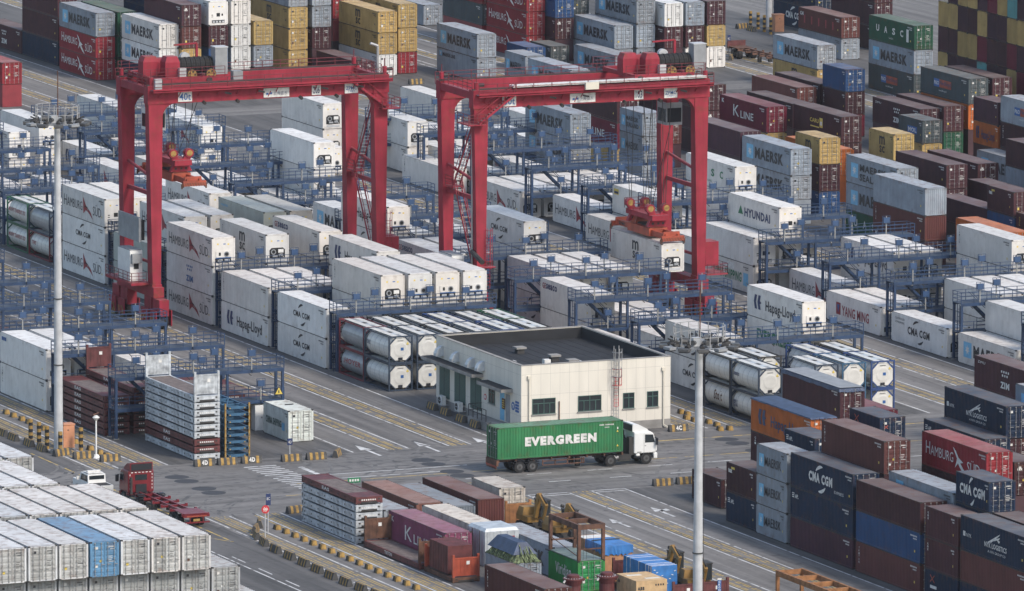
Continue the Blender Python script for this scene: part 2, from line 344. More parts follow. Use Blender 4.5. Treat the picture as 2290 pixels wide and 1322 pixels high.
STACKS = '''
57.54,206.44,40,2,1|R.hr R.hr G.ma|at the far left below the dark stack
60.3,206.4,40,2,1|E E E|behind the grey star stack at far left
58.31,221.17,40,0,0|N B B *B|at the upper left corner by the road
58.27,233.63,40,0,0|B.zi|alone beside the road at upper left edge
57.9,248.0,40,2,1|B B B|behind the lone maroon one at upper left
38.76,187.66,40,2,1|*R R.-|red one at the left edge below the road
66.2,207.5,40,3,1|*B *B N N|behind the white star pair at upper left
60.35,193.0,40,2,1|N W.ma.d W.ma.d|left end of the row behind the 40t crane
62.87,192.14,40,4,1|*B Y P.-.d B.tx|second column behind the 40t crane machinery
66.2,192.0,40,3,1|*B L B W.-.k|third column behind the 40t crane beam
69.05,192.0,40,3,1|*W W.-.d W.-.d W.-.d|white column fourth behind the 40t crane beam
71.9,192.0,40,2,1|*B G Y.ms|column right of the white column at top
71.9,207.5,40,3,1|*M *M M M|behind the white column at the top edge
81.86,205.61,40,4,1|Y Y Y.ms G|left yellow stack above the 40t crane beam
84.9,205.6,40,3,1|*B B G G|grey ends right of the left yellow stack
90.12,197.7,40,3,1|W.-.d Y.ms Y.ms|long yellow pair right of centre at top
90.2,212.0,40,3,1|*B *R R G|behind the long yellow pair at top
85.08,192.51,40,1,1|B|low and alone left of the long yellow pair
93.26,198.95,40,1,1|R.hr Y.ms Y.ms|at the road edge right of the yellow pair
114.78,241.98,40,1,1|G|alone beyond the road at top centre
98.77,187.93,40,0,0|G.mr G.ma|left of the 60t crane's rooftop gear
112.96,205.83,40,0,0|R.hr R.hr R.hr|red stack right of the top road
113.0,219.5,40,2,1|*R D R.bl|behind the red bird stack at top
115.6,203.2,20,2,1|*B B.tx L|short stack right of the red bird stack
118.4,205.0,40,2,1|*B D D|dark column right of the short blue one
108.47,195.43,20,0,0|L|low behind the 60t crane's left girder
112.58,197.7,20,1,1|D|low dark one above the 60t crane beam
96.63,168.78,20,1,1|*G G.ma|left low one behind the 60t girder rail
96.24,154.94,40,1,1|*G G.ma|right low one behind the 60t girder rail
118.34,191.87,40,1,1|G.ma G.ma|behind the 60t crane's red winch boxes
115.15,184.41,40,0,0|G.ma|just above the 60t girder left of winch
121.29,191.98,40,1,1|G G G.ma|star stack behind the 60t crane winch
124.2,190.3,40,2,1|*B B W.-.d|second column right of the winch star stack
127.0,190.3,40,2,1|W.-.d B.tx G|third column right of the winch star stack
129.8,190.3,40,2,1|W.-.d Y.ms B|end column above the 60t crane's right corner
148.2,191.38,40,2,1|G P.ci|upper right by the orange cabinet
131.51,163.07,40,0,0|Y.ms G.ma|upper right in front of pink container
118.43,134.73,40,2,1|*B B|dull roof behind the blue short container
114.62,132.82,40,2,1|*P P|right of the 60t crane's corner
105.99,115.65,40,0,0|*B B|behind the dark red lettered one at right
117.9,126.96,20,3,1|K B.tr L|short stack topped blue at upper right
139.94,154.46,40,0,0|D.po G.ma E.ua|green topped stack at upper right
123.93,107.81,40,0,0|*B O D.po|grey blue logo stack before the end wall
126.67,107.38,40,0,0|*B *B B.tx|beside the end wall at right
118.19,108.3,40,1,1|*B B.zi|left of two maroon ones below green stack
120.73,107.5,40,0,0|E B.zi|right of two maroon ones below green stack
115.14,101.45,20,2,1|Y D.mo|short grey one with blue panel at right
96.57,70.56,20,1,1|*B *B Y.ms|right short yellow one
96.61,83.54,40,0,0|*B B.tx B.ca|yellow clover stack at right
93.68,96.33,40,1,1|*B Y K.kl|red lettered stack right of the crane leg
82.28,78.6,40,1,1|*B *B M|dark one below the red lettered stack
93.67,79.29,40,0,0|*O O|orange roof left of the short yellow
82.07,110.26,40,1,1|Y K.kl B|stack under the 60t crane beam
71.4,98.86,40,1,1|*G G.ma G.ma|grey stack under the 60t crane sign
80.8,100.65,20,3,1|*G G.ma G.se|short grey stack between the 60t crane legs
87.93,111.35,20,2,1|*B P.tr M|dark short stack by the 60t far leg
96.4,118.0,40,2,1|B B.tx B.tx|brown doors between the 60t right legs
82.38,66.14,40,2,1|*G G.ma G.ma|star pair left of the short yellow
88.01,70.92,20,1,1|L B.oo Y.ms|left short yellow one
85.16,46.19,40,1,1|E.ua G.ma G.se|rusty topped star stack
82.27,33.66,40,2,1|B.kl P.tr.c G.-.c|with corrugated ends at right centre
93.11,50.75,40,3,1|*B B B|large brown one right of rusty star stack
90.6,35.8,40,2,1|*M M|dark side right of corrugated end stack
96.93,41.27,40,0,0|*B B|pinkish roof at right edge mid height
103.07,63.41,40,0,0|*B B.tx|dark roof below short yellow on right
117.81,81.1,40,0,0|G.ma|star side at right edge
120.83,94.28,20,3,1|*B O.ho M|over the orange one at right edge
120.89,81.55,40,0,0|*B B.tr G.po|rusty grey one at right edge
105.28,49.09,40,0,0|*B G B|brown over grey at right edge
90.37,29.61,20,3,1|*B L B.te|brown over blue at right edge
90.5,17.08,40,0,0|*B B.oo|tall lettered one at right edge
84.96,19.78,40,2,1|*O O|orange behind the white reefer at right
156.84,216.89,40,0,0|N.cn N|behind the orange cabinet at upper right
155.94,198.26,40,0,0|B B B B.tx B.tx|tall one behind the green topped stack
2.38,-89.51,20,1,1|B.ga|short one by the striped blocks at right
0.35,-101.02,20,2,1|N.ap B.te|short pair left of the grey star stack
0.24,-107.38,20,3,1|G.ma G.ma G.ma|short star stack at lower right
0.15,-120.51,40,2,1|M N.ap N.cn|navy topped stack at lower right
0.15,-133.34,40,3,1|P.tr L B|brown over blue stack at lower right
-0.07,-140.8,20,3,1|N.kx B.te2 B.te2|short brown stack at bottom right
-0.04,-153.38,40,2,1|N P N.ny|winged emblem stack at bottom right corner
3.09,-120.35,40,3,1|*B *B *B P.tr|brown behind the navy topped stack
3.01,-133.65,40,1,1|*B *B G.mt|grey one between brown and red ones
2.99,-140.19,20,4,1|*B *B N N.cn|short navy one before red bird container
8.49,-128.68,40,3,1|*B *B B R.hr|with large bird emblem at lower right
13.79,-123.31,40,0,0|*B *B B.tx|lettered door at right edge lower
2.73,-153.61,40,2,1|*B *B B|purple roof at bottom right corner
8.42,-94.8,40,1,1|*B B.ga O.ho|orange under blue tarpaulin at right
24.54,-67.05,40,0,0|*B B|brown with navy tarpaulin before the tanks
5.79,-101.19,20,3,1|*B *B N.ap|small navy behind the grey star stack
14.11,-96.79,20,1,1|*B *B N.kx|small navy with crossed emblem doors
29.9,-62.87,40,0,0|K|dark red roof below the right tanks
24.51,-96.37,40,0,0|N N.ap|grey blue roof behind red bird container
26.97,-95.45,40,1,1|*B B N.ny|winged emblem one at right edge middle
30.18,-96.81,40,0,0|*G D.mo|grey under bright blue tarpaulin at right
38.23,-78.7,40,2,1|*B *B B.zi|red roof one at right edge beside road
32.68,-98.05,40,0,0|*G *G G.ma|star side at right edge beside road
-33.58,-133.21,40,0,0|P.tr|in the front row at the bottom centre
-30.92,-106.48,40,0,0|I.kl|behind the two ended brown flat rack
-27.5,-92.29,40,0,0|A.-.c|roofed behind the front flat rack stack
-24.82,-93.09,40,1,1|H.-.c|ridged roof between tan and brown ones
-21.83,-92.39,40,0,0|P.-.c|facing the cross road with corrugated end
-27.3,-105.21,40,0,0|C.-.c|rust streaked beside the mauve one
-17.9,-87.89,20,0,0|C|small pale one farthest in the oversize area
-30.64,-92.6,20,1,1|G|low pale one behind the end wall
-24.6,-114.6,40,1,1|G.ma|with dusty tan roof behind the green one
0.0,-5.1,40,0,0|W.cc W.cc|at the front left by the tanks
5.68,-5.1,40,0,0|W W W.tr.r|first of four abreast in the centre
8.52,-5.1,40,0,0|W W W.-.q|second of four abreast in the centre
11.36,-5.1,40,0,0|W.cc W W.-.q|third of four abreast in the centre
14.2,-5.1,40,0,0|W W W.-.q|fourth of four abreast in the centre
0.0,9.55,40,0,0|W.hl W.tr|second from the front along the left lane
2.84,9.55,40,0,0|W W|behind the second stack from front
5.68,9.55,40,0,0|W W.gl|half hidden behind the left lane walkway
11.36,9.55,40,0,0|*W W W.hl.k|behind the four abreast in centre
0.0,24.2,40,0,0|W.hs W.zb W.hs.q|along the left lane beside the 40t crane
5.68,24.2,40,0,0|*W W W.mb.r|right of the 40t crane's near left leg
11.36,24.2,40,0,0|*W W W.ge.r|left of the 40t crane's right legs
0.0,38.85,40,0,0|V V|between the 40t crane legs at left
2.84,38.85,40,0,0|*W W W.hs.k|behind the 40t crane's near left leg
5.68,38.85,40,0,0|*W W W.-.r|white roof behind the 40t left leg
11.36,38.85,40,0,0|*W *W V.cp|grey one with small logo under 40t beam
14.2,38.85,40,0,0|*W *W S|beige roof under the 40t beam
0.0,53.5,40,0,0|W.hs W.cc W.hs.k|tall stack left of the 40t crane
2.84,53.5,40,0,0|*W *W W.-.k|behind the tall stack left of 40t crane
11.36,53.5,40,0,0|*W *W W.hs.k|under the orange spreader of 40t crane
14.2,53.5,40,0,0|*W W|low beside the orange spreader
8.52,53.5,40,0,0|W|low beneath the orange spreader
26.79,51.34,40,0,0|*W W.ma|blue star one left of 40t right legs
24.3,37.75,40,0,0|*W W.gl W.hl.q|between the 40t crane's right legs
27.14,37.75,40,0,0|W W|right of the 40t crane's near right leg
24.3,23.1,40,0,0|W W.ge|low behind the four abreast
27.14,23.1,40,0,0|W W|between the two cranes behind four abreast
32.82,23.1,40,0,0|*W W W.cc.r|between the two cranes at centre
39.67,54.08,40,0,0|W|small white one between the cranes
37.76,122.48,40,0,0|W W.hs.k|under the 40t crane's left beam end
34.9,140.95,40,0,0|W.hl W|left of the 40t crane's far left leg
47.53,152.21,40,0,0|W|partly hidden by the 40t left legs
16.57,125.73,40,0,0|W W.mb.k|at the left edge among the walkways
22.38,131.89,40,0,0|W W|left edge behind the lamp mast head
57.44,135.41,40,0,0|W.gr W|tall pair behind the 40t sign beam
35.85,85.42,40,0,0|W W W.-.r|below the middle of the 40t beam
51.58,120.79,40,0,0|W|low one beneath the 40t beam
83.52,133.77,40,0,0|W.hl|far one right of the 40t plate
57.59,100.78,40,0,0|W.tr|long low one between the cranes
60.33,117.97,40,0,0|W W|behind the 40t crane's right legs
80.25,155.13,40,0,0|W|far white roof between the crane tops
60.21,65.91,40,0,0|W.hs|alone beside the lane right of the centre
57.46,51.12,40,0,0|W.hs|behind the hoisted container's left
60.6,51.37,40,0,0|W W.fl|behind the 60t spreader
65.62,64.7,40,0,0|W|low behind the 60t spreader's left
69.18,51.71,40,0,0|*W W W.ua.q|right of the 60t crane's near right leg
45.79,119.92,40,0,0|W|low white roof under the 40t crane beam
68.94,82.31,40,0,0|W|far roof in front of walkways at centre
75.84,120.23,40,0,0|W|right of the 60t crane's left legs
57.7,22.5,40,0,0|W.ch W.tg|beside the 60t crane's right leg base
60.54,22.5,40,0,0|*W W.-.r W.hy.k|with green triangle mark at right centre
63.38,22.5,40,0,0|W|low roof right of the green triangle one
60.54,7.85,40,0,0|W.hs|along the right lane behind the walkway
66.22,7.85,40,0,0|W W.hl|dark lettered end under the right walkway
69.06,7.85,40,0,0|W W|roof between the right walkways
57.7,-6.8,40,0,0|W.ym|along the right lane middle
60.54,-6.8,40,0,0|W|roof behind the dark red lettered one
71.9,-6.8,40,0,0|*W W W.tg.r|tall grey white at right edge
57.7,-21.45,40,0,0|W.ca2|along the right lane with atmosphere wording
63.38,-21.45,40,0,0|W W|first of three roofs at right edge
66.22,-21.45,40,0,0|W W|second of three roofs at right edge
69.06,-21.45,40,0,0|W W|third of three roofs at right edge
57.7,-36.1,40,0,0|W.ma|along the right lane nearest front
60.54,-36.1,40,0,0|W.hs W|above the star one at right edge
27.14,-35.5,40,0,0|W.cc W.cc|behind the building's right corner
35.66,-35.5,40,0,0|*W W.ev W.hl.q|right of the lamp mast above tanks
24.3,-20.85,40,0,0|W|low roof behind the building's left
29.98,-20.85,40,0,0|W|low roof behind the building
32.82,-20.85,40,0,0|W|second low roof behind the building
27.14,-6.2,40,0,0|W W.ge|behind the walkway above the building
32.82,-6.2,40,0,0|W.-.r|low dark unit behind the walkway
35.66,-6.2,40,0,0|W|low roof behind the walkway
29.98,8.45,40,0,0|W.cc W|first of three roofs before hoisted container
32.82,8.45,40,0,0|W.-.k W|second of three roofs before hoisted container
35.66,8.45,40,0,0|W.-.k W|third of three roofs before hoisted container
-33.4,-18.45,40,0,0|W.tr W.bl2|at the left edge beside the lane
-30.56,-18.45,40,0,0|W.-.r W|left edge behind the front pair
-24.88,-3.8,40,0,0|W|white roof behind the left walkways
-30.56,10.85,40,0,0|K|dark red roof under left walkway
-27.72,10.85,40,0,0|P|salmon roof under left walkway
-22.04,-18.45,40,0,0|W|small white roof under left walkway
-24.88,-33.1,40,0,0|W|behind the white flat rack stack
'''
# ---------------- containers ----------------
W = 2.438; L40, L20 = 12.192, 6.058
COLR = {'W': (.68, .67, .645), 'V': (.42, .46, .43), 'S': (.46, .44, .40), 'G': (.25, .28, .315), 'B': (.052, .019, .025), 'P': (.112, .039, .036),
        'R': (.22, .022, .03), 'N': (.008, .021, .050), 'L': (.022, .065, .165), 'Y': (.40, .275, .105), 'E': (.016, .075, .042),
        'O': (.42, .11, .025), 'D': (.06, .075, .08), 'K': (.125, .014, .03), 'M': (.048, .019, .030), 'T': (.10, .27, .27), 'U': (.10, .22, .35),
        'X': (.03, .22, .07), 'I': (.22, .065, .12), 'C': (.50, .47, .42), 'A': (.22, .10, .075), 'H': (.14, .16, .18), 'J': (.62, .66, .62)}
CNAME = {'W': 'white', 'V': 'pale grey-green', 'S': 'beige', 'G': 'light grey', 'B': 'dark brown', 'P': 'brick brown', 'R': 'red', 'N': 'navy', 'L': 'blue',
         'Y': 'mustard yellow', 'E': 'dark green', 'O': 'orange', 'D': 'dark grey', 'K': 'dark red', 'M': 'purplish brown', 'T': 'teal', 'U': 'sky blue',
         'X': 'bright green', 'I': 'mauve', 'C': 'cream', 'A': 'tan', 'H': 'slate', 'J': 'pale mint'}
DARK = set('BPRNLEODKMTXIAHU')
def profile(n, L, d, a=.0):
    """trapezoid corrugation: list of (position, depth)"""
    p = []; s = L/n
    for i in range(n): p += [(a+i*s, 0), (a+(i+.28)*s, 0), (a+(i+.5)*s, d), (a+(i+.78)*s, d)]
    return p+[(a+L, 0)]
_cm = {}
def body_mesh(L, h, kind, end):
    k = (L, h, kind, end)
    if k in _cm: return _cm[k]
    P = 'paint' if kind == 'd' else 'reefer'
    b = MB(P, 'dark')
    for x in (0, W-.15):
        for y in (0, L-.15): b.box(x, x+.15, y, y+.15, 0, h, P)
    e = .003
    for x in (-e, W-.17+e):
        for y in (-e, L-.17+e):
            for z in (-e+.003, h-.12+e): b.box(x, x+.17, y, y+.17, z, z+.12, 'dark')
    for x in (.0, W-.08):
        b.box(x, x+.08, .15, L-.15, .05, .17, P); b.box(x+.01, x+.07, .15, L-.15, h-.10, h-.035, P); b.box(x+.012, x+.068, .15, L-.15, .0, .05, 'dark'); b.box(x+.012, x+.068, .15, L-.15, h-.035, h-.022, 'dark')
    for y in (0.0, L-.1): b.box(.15, W-.15, y, y+.1, .05, .16, P); b.box(.15, W-.15, y, y+.1, h-.12, h-.035, P)
    b.box(.1, W-.1, .1, L-.1, .10, .14, 'dark')
    z0, z1 = .16, h-.08
    if kind == 'd':
        pr = profile(int(L/.279), L-.3, .036, .15)
        for x, s in ((.018, 1), (W-.018, -1)):
            vs = []
            for t, d in pr: vs += [(x+s*d, t, z0), (x+s*d, t, z1)]
            fs = [((i*2, i*2+2, i*2+3, i*2+1) if s < 0 else (i*2+1, i*2+3, i*2+2, i*2)) for i in range(len(pr)-1)]
            b.add(vs, fs, P)
        vs = []; pr = profile(int(L/.42), L-.2, -.022, .1)
        for t, d in pr: vs += [(.05, t, h-.015+d), (W-.05, t, h-.015+d)]
        b.add(vs, [(i*2, i*2+1, i*2+3, i*2+2) for i in range(len(pr)-1)], P)
    else:
        b.box(.012, .06, .15, L-.15, z0, z1, P); b.box(W-.06, W-.012, .15, L-.15, z0, z1, P)
        b.box(.05, W-.05, .1, L-.1, h-.06, h-.012, P)
        for x in (.004, W-.012):
            for t in range(1, int(L/1.2)): b.box(x, x+.01, t*1.2, t*1.2+.03, z0, z1, P)
    pr = profile(9, W-.3, .036, .15)
    for y, s in ((.03, 1), (L-.03, -1)):
        if s > 0 and end != 'c': continue
        vs = []
        for t, d in pr: vs += [(t, y+s*d, z0), (t, y+s*d, z1)]
        b.add(vs, [(i*2, i*2+2, i*2+3, i*2+1) if s > 0 else (i*2+1, i*2+3, i*2+2, i*2) for i in range(len(pr)-1)], P)
    if end != 'c': b.box(.15, W-.15, .09, .12, .14, h-.1, 'dark')
    _cm[k] = b.mesh('container_shell'); return _cm[k]
rng = random.Random(7)
def rod_mesh(h):
    k = ('rod', h)
    if k not in _cm:
        b = MB('bar'); b.cyl((0, -.03, .1), (0, -.03, h-.06), .021, 'bar', 6)
        for z in (.14, .55, h*.5, h-.5, h-.12): b.box(-.06, .06, -.015, .004, z-.035, z+.035, 'bar')
        b.box(-.02, .3, -.05, -.02, 1.02, 1.06, 'bar'); _cm[k] = b.mesh('lock_rod')
    return _cm[k]
def door_mesh(h, side, kind, dark, var, rods=True):
    k = ('door', h, side, kind, dark, var, rods)
    if k in _cm: return _cm[k]
    P = 'paint' if kind == 'd' else 'reefer'; b = MB(P, 'bar', 'wtext', 'ink')
    x0, x1 = (.15, 1.205) if side == 0 else (1.233, W-.15); z0, z1 = .17, h-.13; y = .035
    b.box(x0, x1, y, y+.05, z0, z0+.14, P); b.box(x0, x1, y, y+.05, z1-.14, z1, P)
    b.box(x0, x0+.07, y, y+.05, z0+.14, z1-.14, P); b.box(x1-.07, x1, y, y+.05, z0+.14, z1-.14, P)
    pr = [(z0+.14, .03)]; n = 5; s = (z1-z0-.28)/n
    for i in range(n):
        a = z0+.14+i*s; pr += [(a+.12*s, .03), (a+.24*s, .005), (a+.76*s, .005), (a+.88*s, .03)]
    pr += [(z1-.14, .03)]
    if kind == 'r': pr = [(z0+.14, .012), (z1-.14, .012)]
    vs = []
    for z, d in pr: vs += [(x0+.07, y+d, z), (x1-.07, y+d, z)]
    b.add(vs, [(i*2, i*2+1, i*2+3, i*2+2) for i in range(len(pr)-1)], P)
    for t in (.24, .76) if rods else ():
        x = x0+(x1-x0)*t; b.cyl((x, y-.03, .1), (x, y-.03, h-.06), .021, 'bar', 6)
        for z in (.14, .55, h*.5, h-.5, h-.12): b.box(x-.06, x+.06, y-.015, y+.004, z-.035, z+.035, 'bar')
        b.box(x-.02 if t < .5 else x-.3, x+.3 if t < .5 else x+.02, y-.05, y-.02, 1.02, 1.06, 'bar')
    r = random.Random(var*7+side); ink = 'wtext' if dark else 'ink'
    def mark(u, z, w, hh, m): b.quad((x0+u, y-.004, z), (w, 0, 0), (0, 0, hh), m)
    if side == 1:
        for i in range(6): mark(.36+i*.085, h-.5, .05, .1, ink)
        for i in range(4): mark(.5+i*.085, h-.68, .05, .08, ink)
        for j in range(4):
            for i in range(r.randint(3, 6)): mark(.36+i*.08, h-1.25-j*.14, .055, .05, ink)
    else:
        if r.random() < .75: mark(.3, h-.62, .22, .2, r.choice(('wtext', 'mblue', ink)))
        if r.random() < .6: mark(.66, h*.42, .2, .18, r.choice(('wtext', 'ytext', 'orange')))
        if r.random() < .5: mark(.3, h*.28, .2, .24, r.choice(('wtext', 'ytext', 'rusty')))
    _cm[k] = b.mesh('container_door'); return _cm[k]
def unit_mesh(v, h):
    k = ('unit', v, h)
    if k in _cm: return _cm[k]
    b = MB('reefer', 'black', 'grey', 'wtext', 'ytext'); y = .02
    b.box(.15, W-.15, y, .088, .17, h-.13, 'reefer'); q = y-.004
    def Q(x, z, w, hh, m, d=0): b.quad((x, q-d, z), (w, 0, 0), (0, 0, hh), m)
    Q(.55, h-.75, .16, .16, 'ytext'); Q(1.2, h-.72, .26, .09, 'lblue'); Q(1.65, h-.78, .18, .14, 'ytext')
    if v == 'r':
        x0, x1, z0, z1 = .4, 2.04, .55, 1.55; c = .22
        b.add([(x0, q, z0), (x1, q, z0), (x1, q, z1-c), (x1-c, q, z1), (x0+c, q, z1), (x0, q, z1-c)], [(0, 1, 2, 3, 4, 5)], 'black')
        b.cyl((.82, q, 1.15), (.82, q-.05, 1.15), .27, 'grey', 16); b.cyl((.82, q-.05, 1.15), (.82, q-.055, 1.15), .17, 'black', 14)
        b.box(1.3, 1.85, q-.08, q, 1.05, 1.4, 'wtext'); b.box(1.35, 1.8, q-.1, q, .7, .95, 'grey'); b.cyl((.7, q-.06, .72), (1.2, q-.06, .72), .12, 'grey', 8)
        b.bar((1.9, q-.03, .6), (1.6, q-.03, .98), .05, 'wtext')
        b.box(.45, 2.0, q-.02, q, .22, .45, 'lgrey')
    elif v == 'k':
        Q(1.0, 1.05, .44, .42, 'black'); Q(1.62, 1.12, .2, .26, 'black'); Q(.36, 1.2, .2, .1, 'black'); Q(.36, 1.0, .2, .08, 'black')
        b.box(.4, 2.04, q-.05, q, .62, .66, 'grey'); Q(.42, .3, 1.6, .32, 'black')
        for i in range(4): b.box(.5+i*.4, .76+i*.4, q-.06, q, .34, .55, 'lgrey')
    else:
        b.box(.42, 2.02, q-.06, q, .92, 1.55, 'reefer'); b.cyl((1.52, q-.06, 1.22), (1.52, q-.09, 1.22), .27, 'grey', 16); b.cyl((1.52, q-.09, 1.22), (1.52, q-.095, 1.22), .18, 'black', 14)
        b.quad((.7, q-.064, 1.08), (.22, 0, 0), (0, 0, .32), 'black')
        Q(.42, .4, 1.6, .5, 'black'); b.box(.42, 2.02, q-.05, q, .84, .9, 'lblue'); b.box(.6, 1.1, q-.08, q, .45, .72, 'lgrey'); b.cyl((1.3, q-.08, .6), (1.8, q-.08, .6), .13, 'lgrey', 8)
    _cm[k] = b.mesh('refrigeration_unit'); return _cm[k]

# lettering: u runs left to right along the visible side (0..L), v up
def lettering(code, L, h, col):
    k = ('let', code, L, h, col)
    if k in _cm: return _cm[k]
    b = MB(); s = L/L40; lt = 'wtext' if col in DARK else 'ink'; e = -.012
    c0 = h/2
    def T(t, u0, u1, v0, v1, m, bold=.025): b.text(t, (e, L-u0*s, v0), (0, -(u1-u0)*s, 0), (0, 0, v1-v0), m, bold)
    def B(u0, u1, v0, v1, m, d=0): b.quad((e+.004-d, L-u0*s, v0), (0, -(u1-u0)*s, 0), (0, 0, v1-v0), m)
    def poly(pts, m, d=0): b.add([(e-d, L-u*s, v) for u, v in pts], [tuple(range(len(pts)))], m)
    def arc(u, v, r, a0, a1, w, m):
        n = 8
        for i in range(n):
            q0 = R(a0+(a1-a0)*i/n); q1 = R(a0+(a1-a0)*(i+1)/n); ww = lambda j: w*math.sin(math.pi*(j/n*.8+.1))
            r0, r1 = ww(i), ww(i+1)
            poly([(u+(r-r0)*math.cos(q0)/1, v+(r-r0)*math.sin(q0)), (u+r*math.cos(q0), v+r*math.sin(q0)), (u+r*math.cos(q1), v+r*math.sin(q1)), (u+(r-r1)*math.cos(q1), v+(r-r1)*math.sin(q1))], m)
    def star(u, v, r, m):
        pts = [(u+(r if i % 2 == 0 else r*.42)*math.sin(math.pi*i/7)*(1 if L > 7 else 1.0/s*.55), v+(r if i % 2 == 0 else r*.42)*math.cos(math.pi*i/7)) for i in range(14)]
        o = len(b.v); b.v += [(e-.003, L-p[0]*s, p[1]) for p in pts+[(u, v)]]; kk = b.mi(m)
        for i in range(14): b.f.append([o+i, o+14, o+(i+1) % 14]); b.m.append(kk)
    def idm(u=10.4, v=h-.45):   # container number rows
        for i in range(7): B(u+i*.18, u+i*.18+.11, v, v+.13, lt)
        for i in range(4): B(u+.5+i*.18, u+.5+i*.18+.11, v-.22, v-.1, lt)
        B(u+.7, u+.9, .85, 1.05, 'ytext' if col != 'Y' else 'ink')
    def HL(u, v, hh, m):
        w = hh*.62
        for d in (0, 1):
            x = u+d*w*.95; hk = hh; 
            poly([(x+.16*hh, v+hh), (x+.54*hh, v+hh), (x+.36*hh, v+.5*hh), (x+.54*hh, v), (x+.16*hh, v), (x, v+.5*hh)] if d == 0 else
                 [(x+.16*hh, v+hh), (x+.54*hh, v+hh), (x+.40*hh, v+.62*hh), (x+.66*hh, v+.5*hh), (x+.40*hh, v+.38*hh), (x+.54*hh, v), (x+.16*hh, v), (x, v+.5*hh)], m)
    def vert(t, u, m, v1=None, w=.2):
        v = (v1 or h-.35); st = .24
        for i, ch in enumerate(t): T(ch, u, u+w/s*.8, v-(i+1)*st, v-(i+1)*st+.18, m, .01)
    if code in ('ma', 'se', 'mr', 'mt'):
        mw = 'ink'
        if code == 'mt': B(1.4, 2.8, h-1.0, h-.5, 'mblue'); idm(); _cm[k] = b.mesh('lettering'); return _cm[k]
        if code == 'mr':
            B(.8, 1.6, h-.9, h-.3, 'mblue'); star(1.2, h-.6, .22, 'wtext'); T('MAERSK LINE', 1.8, 5.6, h-.85, h-.4, mw, .02); idm()
        elif L > 7:
            B(1.15, 2.85, c0-.75, c0+.75, 'mblue'); star(2.0, c0, .52, 'wtext')
            if code == 'ma': T('MAERSK', 3.25, 10.3, c0-.62, c0+.62, mw, .04)
            else: T('MAERSK', 3.25, 9.6, c0+.05, c0+.8, mw, .04); T('SEALAND', 3.25, 9.6, c0-.95, c0-.2, mw, .03)
            idm(10.6)
        else:
            B(1.0, 2.9, c0-.55, c0+.55, 'mblue'); star(1.95, c0, .38, 'wtext')
            if code == 'ma': T('MAERSK', 3.3, 9.9, c0-.4, c0+.4, mw, .012)
            else: T('MAERSK', 3.3, 10, c0+.1, c0+.6, mw, .02); T('SEALAND', 3.3, 10, c0-.6, c0-.1, mw, .02)
            idm(9.8)
    elif code == 'hs':
        T('H', .7, 1.5, c0-.5, c0+.6, 'ink', -.004); T('AMBURG', 1.6, 5.9, c0-.5, c0+.4, 'ink', -.004); T('SÜD', 8.9, 11.2, c0-.6, c0+.55, 'ink', -.004)
        poly([(6.1, c0+1.0), (6.5, c0+.55), (7.2, c0-.1), (7.7, c0-.5), (6.9, c0-.32), (6.2, c0-.75)], 'maroon')
        poly([(7.5, c0-.1), (8.3, c0-.45), (8.9, c0-1.1), (8.1, c0-.7), (7.6, c0-.5)], 'maroon', .002)
        arc(6.9, c0-.9, 1.0, 20, 130, .12, 'ink'); idm(10.6)
    elif code == 'hr':
        T('H', .8, 1.6, c0-.3, c0+.75, 'wtext', .0); T('AMBURG', 1.7, 6.0, c0-.35, c0+.5, 'wtext', .0); T('SÜD', 8.6, 11.0, c0-.75, c0+.35, 'wtext', .0)
        poly([(5.9, c0+1.0), (6.5, c0+.7), (7.0, c0+.2), (7.9, c0-.1), (7.2, c0-.25), (6.9, c0-.3), (6.3, c0-.75), (6.6, c0-.2), (6.7, c0+.1)], 'wtext')
        poly([(6.9, c0-.25), (7.3, c0-.2), (8.1, c0-.75), (8.5, c0-1.15), (7.7, c0-.85), (7.2, c0-.55)], 'wtext', .002); idm(10.8)
    elif code in ('cc', 'gl'):
        T('CMA CGM', 4.0, 8.1, c0-.28, c0+.28, 'ink', .03); arc(6.1, c0+.05, 1.0, 72, 148, .24, 'ink'); arc(6.2, c0-.05, 1.0, 252, 328, .24, 'ink'); idm()
    elif code == 'ca2':
        T('CONTROLLED', .8, 2.9, h-.62, h-.42, 'ink', 0); T('ATMOSPHERE', .8, 2.9, h-.98, h-.78, 'ink', 0)
        T('CMA CGM', 3.6, 8.4, c0-.32, c0+.45, 'ink', .04); arc(5.6, c0+.15, 1.05, 70, 145, .24, 'ink'); arc(6.2, c0, 1.05, 250, 325, .24, 'ink'); idm()
    elif code == 'cn':
        T('CMA CGM', 3.6 if L > 7 else 1.5, 8.2 if L > 7 else 10.8, c0-.35, c0+.5, 'wtext', .05); u = 5.9
        arc(u, c0+.1, 1.1, 70, 150, .3, 'wtext'); arc(u, c0, 1.15, 250, 330, .3, 'wtext')
        if L > 7: T('EXPRESS', 8.6, 10.4, c0-.75, c0-.5, 'wtext', 0)
        idm(10.7)
    elif code in ('hl', 'ho'):
        m = 'navy' if code == 'hl' else 'navy'
        HL(1.5, c0-.6, 1.35, m); T('Hapag-Lloyd', 4.1, 10.6, c0-.85, c0+.45, m if code == 'ho' else 'ink', .018); idm(10.9)
    elif code in ('ms', 'mb'):
        m = 'ink' if code == 'mb' else 'ink'; u = 5.2; w = 1.3/s if L < 7 else 1.5
        T('m', u, u+w, c0+.02, c0+.95, m, .02); T('sc', u+.1, u+w, c0-.85, c0-.1, m, .015); vert('MSCU', .7, m); idm()
    elif code == 'kl':
        T('K', 3.6, 5.1, c0-.5, c0+.75, 'wtext', .0); T('LINE', 5.5, 8.8, c0-.55, c0+.25, 'wtext', .01); T('K', .6, 1.2, h-.8, h-.35, 'wtext', .05); idm()
    elif code == 'kl2':
